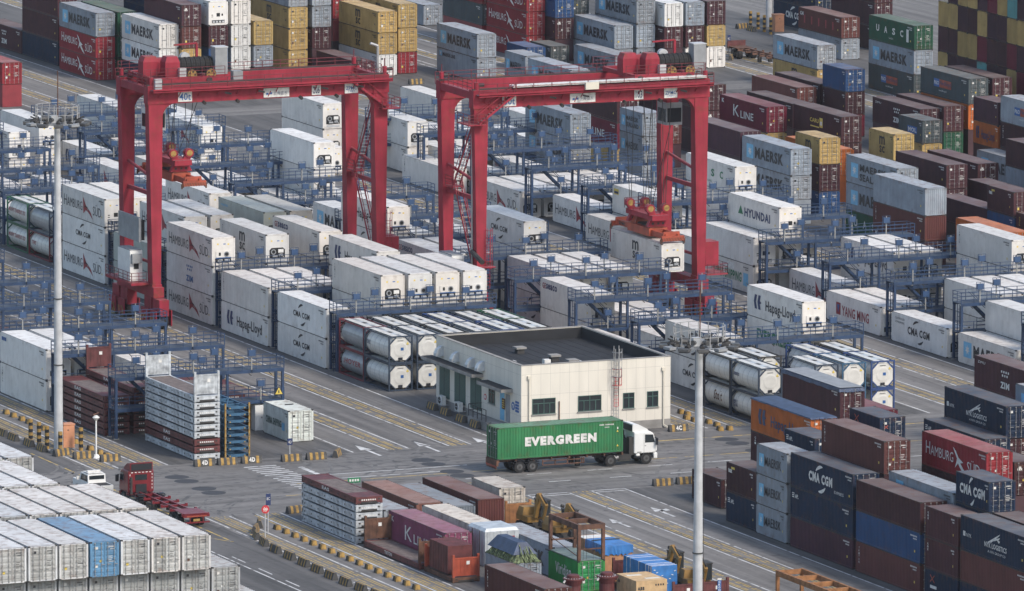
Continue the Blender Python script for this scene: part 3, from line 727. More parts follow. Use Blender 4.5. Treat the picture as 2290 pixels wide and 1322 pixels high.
        for i, ch in enumerate('KLINE'): T(ch, 3+i*1.6, 4+i*1.6, c0-.4, c0+.4, 'wtext', .03)
    elif code in ('zi', 'zb'):
        m = 'wtext' if code == 'zi' else 'lblue'
        for i in range(4): B(5.4+i*.45, 5.65+i*.45, c0+.62, c0+.82, m)
        for i in range(3): B(5.6+i*.45, 5.85+i*.45, c0+.28, c0+.48, m)
        T('ZIM', 5.3, 7.1, c0-.8, c0-.2, m, .05); idm()
        if code == 'zi': T('ZIMU', .7, 2.2, h-.6, h-.38, m, 0)
    elif code == 'ua':
        m = 'wtext' if col == 'E' else 'green'
        for i, ch in enumerate('UASC'): T(ch, 2.0+i*2.15, 2.8+i*2.15, c0-.25, c0+.55, m, .03)
        T('UASC', 5.4, 6.6, c0-.85, c0-.65, m, 0); idm()
        if col == 'E': B(10.1, 10.7, c0-.7, c0+.8, 'wtext')
    elif code == 'hy':
        poly([(2.4, c0-.35), (3.6, c0-.35), (3.0, c0+.55)], 'green'); T('HYUNDAI', 3.9, 10, c0-.5, c0+.4, 'navy', .04); idm()
    elif code == 'ym':
        B(2.2, 3.2, c0-.6, c0+.6, 'maroon'); poly([(2.4, c0+.4), (3.0, c0+.4), (2.7, c0-.4)], 'lblue', .004); T('YANG MING', 3.5, 9.6, c0-.6, c0+.4, 'maroon', .02); idm()
    elif code == 'ch':
        T('CHINA SHIPPING', 2.2, 9.4, c0-.55, c0+.45, 'green', .025); B(9.8, 11, c0-.8, c0+.5, 'mblue'); idm(9.8)
        B(4.8, 7.6, c0+.55, h-.25, 'wtext')
    elif code == 'ev': T('EVERGREEN', 2.2, 9.8, c0-.6, c0+.5, 'green', .05); idm()
    elif code == 'ge': T('GE', .5, 1.3, h-.95, h-.4, 'maroon', .02); T('seaco', 1.4, 4.0, h-.95, h-.4, 'navy', .03); idm()
    elif code in ('tr', 'tg'): vert('TRITON', .6, lt); idm()
    elif code == 'oo': vert('OOCL', .7, 'ytext', None, .3); idm()
    elif code == 'ga': vert('GA1', .8, 'wtext', None, .36); idm()
    elif code in ('te', 'te2'):
        if code == 'te': T('tex', .8, 2.4, h-.85, h-.45, 'wtext', .05); B(2.0, 3.4, h-.5, h-.3, 'ytext')
        else: vert('tex', .8, 'wtext', None, .3)
        idm(9.6)
    elif code == 'tx': b.text('tex', (.28, .028, h-.75), (.5, 0, 0), (0, 0, .22), 'wtext', .05); idm()
    elif code == 'po':
        B(3.4, 4.8, c0-.35, c0+.55, 'lblue'); B(4.8, 7.8, c0-.35, c0+.55, 'orange'); T('P&O', 3.5, 4.7, c0-.12, c0+.32, 'wtext', .02); T('Nedlloyd', 4.9, 7.7, c0-.2, c0+.4, 'navy', .02); T('nedlloyd', 4.7, 6.6, c0-.85, c0-.6, 'wtext', 0); idm()
    elif code == 'ca': T('CARU', 4.3, 6.5, c0+.05, c0+.5, 'ytext', .02); B(6.7, 7.5, c0-.35, c0+.7, 'ytext'); B(6.85, 7.35, c0-.1, c0+.3, 'wtext', .003); B(4.4, 6.6, c0-.45, c0-.32, 'ytext'); idm()
    elif code == 'ci': T('CAI', .5, 1.5, h-.9, h-.45, 'wtext', .05); [B(1.6+i*2, 2.0+i*2, c0-.5, c0+.5, 'maroon') for i in range(5)]; idm()
    elif code == 'mo':
        if L < 7: B(4.6, 9.4, c0-.4, c0+.4, 'lblue'); T('MOL', 4.9, 9.1, c0-.25, c0+.25, 'wtext', .04)
        else: B(4.2, 5.2, c0-.4, c0+.5, 'wtext'); B(4.4, 4.8, c0-.2, c0+.4, 'green', .003); T('MOL', 5.8, 9.0, c0-.5, c0+.35, 'wtext', .02)
        idm()
    elif code == 'ny':
        T('NYK LOGISTICS', 4.4, 8.4, c0-.45, c0-.02, 'wtext', .02); T('A NYK GROUP CO', 5.0, 8.2, c0-.85, c0-.65, 'wtext', 0)
        for i in range(3): poly([(4.9+i*.5, c0-.05+i*.25), (7.2, c0+.95-i*.3), (7.0, c0+.75-i*.3), (5.6+i*.5, c0+.02+i*.2)], 'wtext', .001*i)
        B(.5, .9, c0-.2, c0+.2, 'wtext'); T('NYK', 1.1, 2.0, c0-.2, c0+.1, 'wtext', 0); idm()
    elif code == 'ap':
        for i in range(3): B(.35/s, .8/s, h-.55-i*.16, h-.47-i*.16, 'wtext')
        T('APL', .95/s, 1.6/s, h-.9, h-.55, 'wtext', .03); idm(10.2)
    elif code == 'kx':
        b.bar((e, L-1.0, h-1.0), (e, L-1.8, h-.4), .01, 'orange', .09); b.bar((e, L-1.0, h-.4), (e, L-1.8, h-1.0), .01, 'orange', .09)
        b.bar((.42, .028, h-1.0), (.78, .028, h-.7), .01, 'orange', .06); b.bar((.42, .028, h-.7), (.78, .028, h-1.0), .01, 'orange', .06); B(1.0/s, 2.2/s, h-1.5, h-1.25, 'wtext')
    elif code == 'fl': B(.4, 1.6, h-.95, h-.35, 'ytext'); B(.5, 1.5, h-.85, h-.6, 'navy', .003)
    elif code == 'cp': T('capital', .7, 2.6, h-.8, h-.45, 'mblue', .02)
    elif code == 'bl2': [B(.5+i*.42, .85+i*.42, h-.75, h-.4, 'lblue') for i in range(3)]; idm()
    elif code == 'bl': T('AMMAR', 5.5, 9.2, c0+.1, c0+.8, 'lblue', .04)
    elif code == 'gr': T('uasc', 3.0, 7.2, .35, .6, 'green', .02)
    else: idm()
    _cm[k] = b.mesh('lettering'); return _cm[k]
LDESC = {'ma': 'with blue star panel', 'se': 'rust streaked with star panel', 'mr': 'with small star and line lettering', 'hs': 'with dark red sail emblem', 'hr': 'with white flying bird emblem',
         'cc': 'with arcs around small lettering', 'gl': 'with arcs around small lettering', 'ca2': 'with arcs and small corner wording', 'cn': 'with bold white lettering', 'hl': 'with navy arrow emblem', 'ho': 'with navy arrow emblem',
         'ms': 'with stacked logo letters', 'mb': 'with black stacked logo letters', 'kl': 'with white serif lettering', 'kl2': 'with spaced white letters', 'zi': 'with white dots and lettering', 'zb': 'with blue dots and lettering',
         'ua': 'with widely spaced letters', 'hy': 'with green triangle and navy lettering', 'ym': 'with red square emblem', 'ch': 'with green lettering', 'ev': 'with big green lettering', 'ge': 'with small corner lettering',
         'tr': 'with vertical lettering', 'tg': 'with vertical lettering', 'oo': 'with tall yellow letters', 'ga': 'with tall white letters', 'te': 'with yellow flagged logo', 'te2': 'with vertical white letters', 'tx': 'with lettered door',
         'po': 'with blue and orange logo', 'ca': 'with yellow clover logo', 'ci': 'faded with corner letters', 'mo': 'with blue logo', 'ny': 'with white wing emblem', 'ap': 'with small striped logo', 'kx': 'with crossed emblem',
         'fl': 'with yellow corner sticker', 'cp': 'with blue corner sticker', 'bl2': 'with three blue squares', 'bl': 'with blue scrawl', 'gr': 'with green wording', 'mt': 'with faded blue patch'}
LEVEL = {1: [''], 2: ['lower', 'upper'], 3: ['bottom', 'middle', 'top'], 4: ['bottom', 'second lowest', 'second highest', 'top'], 5: ['bottom', 'second lowest', 'middle', 'second highest', 'top']}
STACK_STUFF = MB('dark'); 
for _c in 'BPRNLYEODKMTGWVS': M['stuff_'+_c] = flat('hidden_paint_'+_c, COLR[_c], .6)
def container(spec, X, Y, Z, L, h, label, group, rz=0):
    sp = spec.split('.'); c = sp[0]; liv = sp[1] if len(sp) > 1 else '-'
    reef = c in 'WVS'; end = sp[2] if len(sp) > 2 else (rng.choice('rrkq') if reef else 'd')
    o = link('refrigerated_container' if reef else 'shipping_container', body_mesh(L, h, 'r' if reef else 'd', 'c' if end == 'c' else 'd'), None, (X, Y, Z), rz)
    v = rng.uniform(.88, 1.12); t = rng.uniform(-.03, .03); cc = COLR[c]
    if reef: v = rng.uniform(.84, 1.05); t = rng.uniform(-.01, .05)
    if c in 'BPM': v = rng.uniform(.75, 1.3)
    o.color = (cc[0]*v*(1+t), cc[1]*v, cc[2]*v*(1-t), 1)
    tag(o, label, 'reefer' if reef else 'container', group)
    ch = []
    if end == 'd':
        near = Y < -60
        for s in (0, 1):
            dd = link('door', door_mesh(h, s, 'r' if reef else 'd', c in DARK, rng.randint(0, 3), not near), o); ch.append(dd)
            if near:
                for x in ((.403, .952) if s == 0 else (1.486, 2.035)): link('lock_rod', rod_mesh(h), dd, (x, 0, 0))
    elif end in 'rkq': ch.append(link('refrigeration_unit', unit_mesh(end, h), o))
    for d in ch: d.color = o.color
    if liv != '-' or rng.random() < .8: link('lettering', lettering(liv, L, h, c), o)
    return o
def slabel(spec, L, n, lv, ph):
    sp = spec.split('.'); w = [CNAME[sp[0]]]
    size = 'short' if L < 7 else ''
    d = LDESC.get(sp[1], '') if len(sp) > 1 else ''
    head = ' '.join(x for x in (CNAME[sp[0]], size, 'reefer' if sp[0] in 'WVS' else 'container') if x); lvl = LEVEL[n][lv]
    for parts in ((head+' '+d if d else head, lvl+' one of its stack' if lvl else '', ph), (head+' '+d if d else head, lvl+' one' if lvl else '', ph), (head, lvl+' one of its stack' if lvl else '', ph), (head, lvl+' one' if lvl else '', ph)):
        out = ', '.join(x for x in parts if x)
        if len(out.split()) <= 16: return out
    return out
def stack(X, Y, L, specs, hs, ph):
    z = 0.02
    for i, (s, h) in enumerate(zip(specs, hs)):
        if s[0] == '*': STACK_STUFF.box(X+.03, X+W-.03, Y+.03, Y+L-.03, z, z+h-.01, 'stuff_'+s[1])
        else:
            reef = s[0] in 'WVS'
            grp = 'white refrigerated containers in the walkway blocks' if reef else 'dry cargo containers stacked in the yard'
            container(s, X, Y, z, L, h, slabel(s, L, len(specs), i, ph), grp)
        z += h
for rec in STACKS.strip().split('\n'):
    a, sp, ph = rec.split('|'); X, Y, L, ns, lo = a.split(','); sp = sp.split(); n = len(sp); ns = int(ns)
    stack(float(X), float(Y), L20 if L == '20' else L40, sp, [2.591 if i < ns else 2.896 for i in range(n)], ph)
_rect = [tuple(float(q) for q in rec.split('|')[0].split(',')[:3]) for rec in STACKS.strip().split('\n')]
ORD = ['first', 'second', 'third', 'fourth', 'fifth', 'sixth', 'seventh', 'eighth', 'ninth', 'tenth', 'eleventh', 'twelfth']
fr_ = random.Random(21)
for bk, X0, Y0, ks, nm in ((0, 0, -5.1, range(5, 11), 'left centre'), (1, 24.3, -6.2, range(3, 10), 'right centre'), (2, 57.7, -6.8, range(3, 10), 'right')):
    for k in ks:
        for r in range(6):
            x, y = X0+2.84*r, Y0+14.65*k+((0, 1.1, 2.8, 3.2)[min(k-4, 3)] if bk == 0 and k > 4 else 0)
            if fr_.random() > .78 or (bk == 0 and r == 0): continue
            if any(abs(x-a) < 2.6 and abs(y+6.1-(b_+(3.03 if L_ < 25 else 6.1))) < (9.4 if L_ < 25 else 12.6) for a, b_, L_ in _rect): continue
            sp_ = fr_.choice(['W', 'W.hs', 'W.cc', 'W.hl', 'W', 'W.ge', 'W.mb'])
            container(sp_, x, y, .02, L40, 2.896, f"white reefer low under walkways, {ORD[r]} row, {ORD[k]} bay of the {nm} reefer block", 'white refrigerated containers in the walkway blocks')
# far end wall of containers seen end-on (long side along the shore)
ROWS_ = ['YYMBYMMYYNY', 'BBYYKBBKMMB', 'YMMMTMMYKYM', 'RMYYMKYTMRB', 'BYMRYMYYBKY']
ORD = ['first', 'second', 'third', 'fourth', 'fifth', 'sixth', 'seventh', 'eighth', 'ninth', 'tenth', 'eleventh']
for j in range(11):
    y0 = 129.6-j*2.5
    for lv in range(7):
        row = {4: 0, 3: 1, 2: 2, 5: 3, 6: 4}.get(lv)
        if row is None or (lv == 6 and j < 5) or (lv == 5 and j < 1): 
            if lv < 3: STACK_STUFF.box(132.03, 144, y0+.03, y0+W-.03, lv*2.896+.02, lv*2.896+2.9, 'stuff_M')
            continue
        c = ROWS_[row][j]; z = .02+lv*2.896
        o = link('shipping_container', body_mesh(L40, 2.896, 'd', 'c'), None, (132, y0+W, z), -math.pi/2)
        v = rng.uniform(.8, 1.15); o.color = tuple(x*v for x in COLR[c])+(1,)
        tag(o, f"{CNAME[c]} container end in far end wall, {ORD[j]} column, {['bottom', 'second lowest', 'middle', 'second highest', 'top'][lv-2]} row", 'container', 'dry cargo containers stacked in the yard')
# foreground block of empties at lower left
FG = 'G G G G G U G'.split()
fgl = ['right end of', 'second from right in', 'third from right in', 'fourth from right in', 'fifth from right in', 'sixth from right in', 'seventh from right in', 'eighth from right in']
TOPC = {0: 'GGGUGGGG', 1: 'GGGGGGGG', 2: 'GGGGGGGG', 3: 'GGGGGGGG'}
for r, y in enumerate((-129.6, -115.9, -102.5, -89.3)):
    for j in range(8):
        if r == 2 and j == 0: continue
        X = -63.6-2.62*j
        for lv in (0, 1):
            if lv == 1 and r == 0:
                pass
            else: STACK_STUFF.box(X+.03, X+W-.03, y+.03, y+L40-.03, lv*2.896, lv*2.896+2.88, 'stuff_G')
        c = TOPC[r][j]; nm = ['front', 'second', 'third', 'back'][r]
        o = container(c+'.-.d', X, y, 2*2.896+.02, L40, 2.896, f"{CNAME[c]} container on top of lower left block, {fgl[j]} {nm} row", 'grey empties in the lower left block')
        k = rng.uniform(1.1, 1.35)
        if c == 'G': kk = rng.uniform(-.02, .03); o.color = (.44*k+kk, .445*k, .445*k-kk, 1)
        for d in o.children: 
            if d.name.startswith('door'): kd = rng.uniform(.85, 1.2); d.color = (.34*kd, .345*kd, .335*kd, 1) if c == 'G' else o.color
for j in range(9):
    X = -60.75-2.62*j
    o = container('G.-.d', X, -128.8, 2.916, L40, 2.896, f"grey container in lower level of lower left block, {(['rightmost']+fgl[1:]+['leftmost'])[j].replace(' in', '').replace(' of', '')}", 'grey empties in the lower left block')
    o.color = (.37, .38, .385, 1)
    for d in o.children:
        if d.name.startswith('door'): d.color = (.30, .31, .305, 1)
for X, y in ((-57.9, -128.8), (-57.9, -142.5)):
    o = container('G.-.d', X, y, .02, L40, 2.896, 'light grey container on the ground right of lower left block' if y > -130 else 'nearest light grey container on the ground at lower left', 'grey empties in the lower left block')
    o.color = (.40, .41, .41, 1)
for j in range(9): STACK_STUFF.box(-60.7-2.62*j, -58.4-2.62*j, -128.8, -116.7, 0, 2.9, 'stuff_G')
# ---------------- blue reefer walkways ----------------
def rails(b, x0, x1, y, z, m='blue', h=1.1, step=1.42, w=.05):
    n = max(1, round((x1-x0)/step))
    for i in range(n+1):
        x = x0+(x1-x0)*i/n; b.bar((x, y, z), (x, y, z+h), w, m)
    for k in (.36, .72, 1.08): b.bar((x0, y, z+k*h/1.1), (x1, y, z+k*h/1.1), w*.9, m)
def railsY(b, x, y0, y1, z, m='blue', h=1.1, w=.05):
    n = max(1, round((y1-y0)/1.2))
    for i in range(n+1): y = y0+(y1-y0)*i/n; b.bar((x, y, z), (x, y, z+h), w, m)
    for k in (.36, .72, 1.08): b.bar((x, y0, z+k*h/1.1), (x, y1, z+k*h/1.1), w*.9, m)
RW, RD = 16.5, 1.9
def make_walkway():
    t = thing('reefer_walkway', 'x', 'walkway')
    for z in (2.75, 5.6):
        b = MB('deck', 'blue'); b.box(0, RW, .1, RD-.1, z-.06, z, 'deck'); b.box(0, RW, 0, .1, z-.28, z+.02, 'blue'); b.box(0, RW, RD-.1, RD, z-.28, z+.02, 'blue')
        for i in range(12): b.box(.6+i*1.4, .72+i*1.4, .1, RD-.1, z-.24, z-.06, 'blue')
        for i in range(8): b.bar((1+i*2.0, -.02, z-.3), (1.25+i*2.0, -.02, z-.52), .07, 'dark')
        b.obj('deck', t)
        b = MB('blue'); rails(b, 0, RW, .05, z); rails(b, 2.6 if z < 3 else 0, RW, RD-.05, z); railsY(b, 0.03, .05, RD-.05, z); railsY(b, RW-.03, .05, RD-.05, z); b.obj('railing', t)
    for x in (.12, 5.5, 10.95, RW-.12):
        for y in (.14, RD-.14):
            b = MB('blue'); b.box(x-.11, x+.11, y-.11, y+.11, 0, 5.33 if y > 1 else 5.36, 'blue'); b.box(x-.25, x+.25, y-.13, y+.13, 0, .06, 'concrete'); b.obj('column', t)
    b = MB('blue'); b.bar((4.4, .75, 2.8), (1.5, .75, 5.55), .08, 'blue', .22); b.bar((4.4, 1.5, 2.8), (1.5, 1.5, 5.55), .08, 'blue', .22)
    for i in range(13): k = (i+.5)/13; b.box(4.4-2.9*k-.12, 4.4-2.9*k+.12, .8, 1.46, 2.8+2.75*k-.02, 2.8+2.75*k+.02, 'deck')
    for y in (.75, 1.5):
        b.bar((4.4, y, 3.75), (1.5, y, 6.5), .05, 'blue'); b.bar((4.4, y, 2.8), (4.4, y, 3.75), .05, 'blue')
    b.obj('stair', t)
    b = MB('blue')
    for y in (.14, RD-.14):
        for z in [.4*i+.3 for i in range(6)]: pass
    for i in range(14): b.bar((-.02, .3, .35+i*.36), (-.02, .75, .35+i*.36), .035, 'blue')
    b.bar((-.02, .3, 0), (-.02, .3, 5.5), .05, 'blue'); b.bar((-.02, .75, 0), (-.02, .75, 5.5), .05, 'blue'); b.obj('ladder', t)
    for i, (x, y, z) in enumerate(((2.0, .0, 5.6), (7.6, .0, 5.6), (13.3, .0, 5.6), (4.7, RD, 5.6), (10.4, RD, 5.6), (3.4, 0, 2.75), (9.1, 0, 2.75), (14.2, 0, 2.75))):
        b = MB('jbox', 'post'); b.box(-.33, .33, -.1, .1, 1.3, 1.85, 'jbox')
        b.bar((-.42, 0, 1.2), (-.42, 0, 2.0), .04, 'blue'); b.bar((.42, 0, 1.2), (.42, 0, 2.0), .04, 'blue'); b.bar((-.42, 0, 2.0), (.42, 0, 2.0), .04, 'blue'); b.bar((-.42, 0, 1.2), (.42, 0, 1.2), .04, 'blue')
        jb = b.obj('junction_box', t, (x, y, z)); b = MB('post'); b.box(-.05, .05, .0, .1, -.25, 1.3, 'post'); b.box(-.04, .04, -.03, .03, 1.85, 2.0, 'post'); b.obj('post', jb)
    return t
WK = {0: (0.2, -7.35, range(0, 12)), 1: (24.5, -8.4, range(-2, 11)), 2: (58.0, -9.2, range(-2, 10)), -1: (-33.1, -6.2, range(-2, 5))}
WCOL = {-1: 'leftmost', 0: 'left centre', 1: 'right centre', 2: 'right'}
proto = None
ORW = ['nearest', 'second nearest', 'third nearest', 'fourth nearest', 'fifth nearest', 'sixth nearest', 'seventh nearest', 'eighth nearest', 'ninth nearest', 'tenth nearest', 'eleventh nearest', 'second farthest', 'farthest']
for bk, (x, y, ks) in WK.items():
    for i, k in enumerate(ks):
        lab = f"blue two-level steel walkway with railings, {ORW[i]} in the {WCOL[bk]} reefer block"
        loc = (x, y+14.65*k+((0, 1.1, 2.8, 3.2, 3.2)[min(k-4, 4)] if bk == 0 and k > 4 else 0), .01)
        if proto is None: proto = make_walkway(); proto.location = loc; proto['label'] = lab; proto['group'] = 'blue reefer walkways'
        else: clone(proto, loc, None, lab, 'blue reefer walkways')
for x, y in ((-19.5, -35.6), (58.6, 5.4), (24.9, 27)):
    b = MB('white', 'grey'); b.box(0, 2.6, 0, 1.0, 0, 2.3, 'white'); b.box(1.28, 1.32, -.01, 0, .1, 2.2, 'grey'); b.box(.6, .7, -.02, 0, 1.1, 1.25, 'grey')
    tag(b.obj('electric_cabinet', None, (x, y, .01)), {-19.5: 'white double door cabinet beside the mint container', 58.6: 'white cabinet at foot of right walkway', 24.9: 'white cabinet at foot of walkway between cranes'}[x], 'cabinet', 'white electric cabinets')

# ---------------- rubber tyred gantry cranes ----------------
def stair_flight(b, p, q, w, m='crane', n=14):
    p, q = Vector(p), Vector(q); d = q-p; side = Vector((d.y, -d.x, 0)).normalized()*w/2 if (abs(d.x)+abs(d.y)) > 1e-4 else Vector((w/2, 0, 0))
    for s in (-1, 1):
        b.bar(p+side*s, q+side*s, .07, m, .2); b.bar(p+side*s+Vector((0, 0, 1)), q+side*s+Vector((0, 0, 1)), .05, m)
        for k in (0, .33, .66, 1): c = p+d*k+side*s; b.bar(c, c+Vector((0, 0, 1)), .05, m)
    for i in range(n):
        c = p+d*((i+.5)/n); u = d.copy(); u.z = 0; u = u.normalized()*.13; b.bar(c-side, c+side, .22, 'steel', .04)
def cage(b, x, y, z0, z1, m, r=.38, face=-1):
    for s in (-.22, .22): b.bar((x+s, y, z0), (x+s, y, z1), .05, m)
    for i in range(int((z1-z0)/.33)): b.bar((x-.22, y, z0+i*.33), (x+.22, y, z0+i*.33), .035, m)
    z = z0+2.0
    while z < z1+.9:
        pts = [(x+r*math.cos(t), y+face*.05+face*r*1.5*math.sin(t), z) for t in [math.pi*k/6 for k in range(7)]]
        for a, c in zip(pts, pts[1:]): b.bar(a, c, .045, m)
        z += .75
    for t in (math.pi*.25, math.pi*.5, math.pi*.75): b.bar((x+r*math.cos(t), y+face*.05+face*r*1.5*math.sin(t), z0+2), (x+r*math.cos(t), y+face*.05+face*r*1.5*math.sin(t), z1+.8), .04, m)
def gantry(label, X, Y, S, D, trolley_x, cap, num, sx, stair_side, spreader_z, strip):
    t = thing('gantry_crane', label, 'crane', (X, Y, 0), 0, 'red gantry cranes')
    ZB, ZT, LOW = 22.0, 23.8, (0, 0, -.92)
    for y in (0, D):
        for x in (0, S):
            b = MB('crane'); b.taper((x, y, 4.2, .85, 1.35), (x, y, ZB+.3, 1.5, .95), 'crane')
            sg = 1 if x == 0 else -1; pts = [(x+sg*.7, ZB+.01)]; r = 1.5
            pts += [(x+sg*(.7+r-r*math.sin(a)), ZB-r+r*math.cos(a)) for a in [math.pi/2*k/8 for k in range(8, -1, -1)]]
            b.prism(pts if sg > 0 else pts[::-1], 1, y-.42, y+.42, 'crane'); b.box(x-.5, x+.5, y-.75, y+.75, 4.0, 4.25, 'crane')
            b.obj('leg', t)
        b = MB('crane'); b.box(-.85, S+.85, y-.55, y+.55, ZB, ZT, 'crane')
        for i in range(1, 12): b.box(S*i/12-.02, S*i/12+.02, y-.565, y+.565, ZB+.02, ZT-.02, 'crane')
        b.box(-.85, S+.85, y-.35, y-.2, ZT, ZT+.12, 'dark'); b.obj('girder', t)
    # walkways along the girders
    for y0, y1, rail in ((-1.4, -.55, -1.36), (D+.55, D+1.4, D+1.36)):
        b = MB('crane', 'deck'); b.box(-.6, S+.9, y0, y1, 23.3, 23.38, 'crane'); b.box(-.6, S+.9, y0+.04, y1, 23.38, 23.4, 'deck'); b.box(-.6, S+.9, y0, y0+.05, 23.2, 23.55, 'crane')
        rails(b, -.6, S+.9, rail, 23.4, 'crail', 1.1, 1.9, .06)
        for i in range(12): b.bar((.3+i*2.05, y0+.1 if y0 < 0 else y1-.1, 23.3), (.3+i*2.05, y1 if y0 < 0 else y0, 22.6), .07, 'crane')
        b.obj('girder_walkway', t)
    b = MB('crane')
    for x in (-.5, S+.5): b.box(x-.3, x+.3, .55, D-.55, 22.9, 23.6, 'crane'); railsY(b, x, .6, D-.6, 23.6, 'crail', 1.1, .06)
    b.obj('end_tie', t)
    for x in (0, S):
        b = MB('crane'); b.box(x-.55, x+.55, -1.2, D+1.2, 3.0, 4.0, 'crane'); b.cyl((x, .3, 14.6), (x, D-.3, 15.6), .16, 'crane', 8); b.cyl((x, .4, 6.2), (x, D-.4, 6.2), .16, 'crane', 8)
        b.bar((x, 0, 13.0), (x, D, 13.0), .25, 'crane', .4); b.obj('sill_beam', t)
        for y in (-.6, D+.6):
            for dy in (-1.15, 1.15):
                b = MB('crane', 'black', 'yellow'); b.box(x-.5, x+.5, y+dy-.9, y+dy+.9, 1.35, 2.95, 'crane')
                for s in (-.85, .75):
                    b.box(x+s, x+s+.1, y+dy-.85, y+dy+.85, .35, 1.9, 'crane')
                b.cyl((x-.5, y+dy, .8), (x+.5, y+dy, .8), .78, 'black', 18)
                for i in range(3): b.bar((x-.9, y+dy-.7+i*.45, .4), (x-.9, y+dy-.35+i*.45, 1.2), .02, 'yellow', .14)
                b.cyl((x-.92, y+dy, .8), (x+.92, y+dy, .8), .2, 'crane', 10); b.obj('bogie', t)
    # power pack and electric house
    e = MB('white', 'grey', 'crane', 'black'); hx = -.75 if stair_side > 0 else -1.0
    e.box(hx-1.3, hx, 1.3, 4.6, 4.4, 7.4, 'white'); e.box(hx-1.2, hx-.2, .9, 1.28, 6.2, 7.1, 'grey'); e.box(hx-.9, hx-.4, 1.25, 1.3, 5.6, 6.2, 'black'); e.box(hx-1.6, hx+.3, .2, D-.2, 4.1, 4.35, 'crane'); e.box(hx-1.25, hx-.1, 1.4, 4.5, 7.4, 7.5, 'grey')
    railsY(e, hx-1.55, .2, D-.2, 4.35, 'crail', 1.0, .05); rails(e, hx-1.55, hx, .25, 4.35, 'crail', 1.0, .8, .05); e.obj('electric_house', t)
    p = MB('grey', 'dark'); 
    if stair_side > 0: p.box(hx-.55, hx-.3, .8, 6.4, 8.3, 10.7, 'grey'); p.box(hx-.3, hx+.2, 1.2, 6.0, 8.4, 10.4, 'dark')
    else: p.cyl((hx+.4, .3, 5.0), (hx+.4, .3, 23.5), .11, 'steel', 8); p.cyl((hx+.4, .3, 7.9), (hx+.3, -2.5, 7.2), .25, 'dark', 8)
    p.obj('radiator_panel' if stair_side > 0 else 'cable_pipe', t)
    d = MB('crane', 'lgrey'); d.box(S+.5, S+1.9, -.6, 1.4, 5.2, 7.6, 'crane'); rails(d, S+.6, S+2.8, -.8, 4.4, 'crail', 1.0, .8, .05); d.box(S+.5, S+2.8, -.9, 2.6, 4.3, 4.42, 'crane'); railsY(d, S+2.8, -.8, 2.6, 4.4, 'crail', 1.0, .05); d.obj('drive_cabinet', t)
    # stairs
    xs = S if stair_side > 0 else 0
    b = MB('crane', 'steel'); ins = -1 if stair_side > 0 else 1; xi = xs+ins*.1
    stair_flight(b, (xi, 5.4, 13.6), (xi, 1.1, 6.6), .7); b.box(xi-.6, xi+.6, D-2.6, D-.9, 13.5, 13.6, 'crane'); railsY(b, xi-.55, D-2.6, D-.9, 13.6, 'crail', 1.0, .05); railsY(b, xi+.55, D-2.6, D-.9, 13.6, 'crail', 1.0, .05)
    stair_flight(b, (xi, D-2.4, 13.7), (xi, 1.0, 20.4), .7, 'crane', 18)
    q = 1 if stair_side > 0 else -1
    stair_flight(b, (xs-q*3.4, -.95, 23.4), (xs+q*.5, -.95, 20.6), .6, 'crane', 14); b.box(xs-.2 if q > 0 else xs-1.7, xs+1.7 if q > 0 else xs+.2, -1.4, 1.5, 20.45, 20.56, 'crane')
    rails(b, xs-.2 if q > 0 else xs-1.7, xs+1.7 if q > 0 else xs+.2, -1.38, 20.56, 'crail', 1.0, .8, .05); railsY(b, xs+q*1.65, -1.38, 1.5, 20.56, 'crail', 1.0, .05)
    b.box(xs-.6, xs+1.3, -1.2, -.4, 6.4, 6.5, 'crane'); b.obj('stair', t)
    b = MB('crane'); cage(b, xs+.75, -.5, 4.3, 9.5, 'crane'); b.obj('ladder', t)
    # sign plates
    for x, w, txt, m in ((sx[0], 1.45, cap, 'lblue'), (sx[1], 2.7, None, 'navy'), (sx[2], .95, num, 'navy'), (sx[3], 1.4, 'ZPMC', 'lblue')):
        b = MB('wtext', m); z0, hh = 22.12, (1.0 if w < 2 else .9); b.box(x, x+w, -.62, -.57, z0, z0+hh, 'wtext'); y = -.626
        if txt == 'ZPMC': b.text(txt, (x+.12, y, z0+.33), (w-.24, 0, 0), (0, 0, .36), m, .01); b.text('上海振华', (x+.3, y, z0+.1), (w-.6, 0, 0), (0, 0, .2), m, 0)
        elif txt: b.text(txt, (x+.12, y, z0+.14), (w-.24, 0, 0), (0, 0, hh-.28), m, .012)
        else:
            b.text('上海盛东', (x+1.0, y, z0+.2), (1.5, 0, 0), (0, 0, .36), m, 0); b.bar((x+.45, y, z0+.1), (x+.75, y, z0+.65), .01, 'maroon', .1)
            b.quad((x+.25, y-.002, z0+.26), (.25, 0, 0), (0, 0, .2), 'lblue'); b.quad((x+.66, y-.002, z0+.3), (.22, 0, 0), (0, 0, .2), 'lblue')
        b.obj('sign_plate', t)
    # fittings: flood lights, junction box, masts
    b = MB('dark', 'crane', 'steel')
    for x in (5, 8.5, 15.2, 19): b.cyl((x, -.9, ZB-.1), (x, -.3, ZB+.05), .17, 'dark', 8); b.bar((x+2, -1.2, 22.9), (x+2.5, -1.6, 22.8), .16, 'dark')
    b.obj('flood_light', t)
    b = MB('crane', 'dark')
    for x in (-.4, S+.5):
        for y in (-.2, D+.2): b.cyl((x, y, 24.7), (x, y, 25.5), .24, 'crane', 8); b.cyl((x, y, 25.2), (x+.8, y, 25.2), .17, 'dark', 8); b.bar((x, y, 25.5), (x, y, 26.3), .07, 'crail')
    b.obj('buffer', t, LOW)
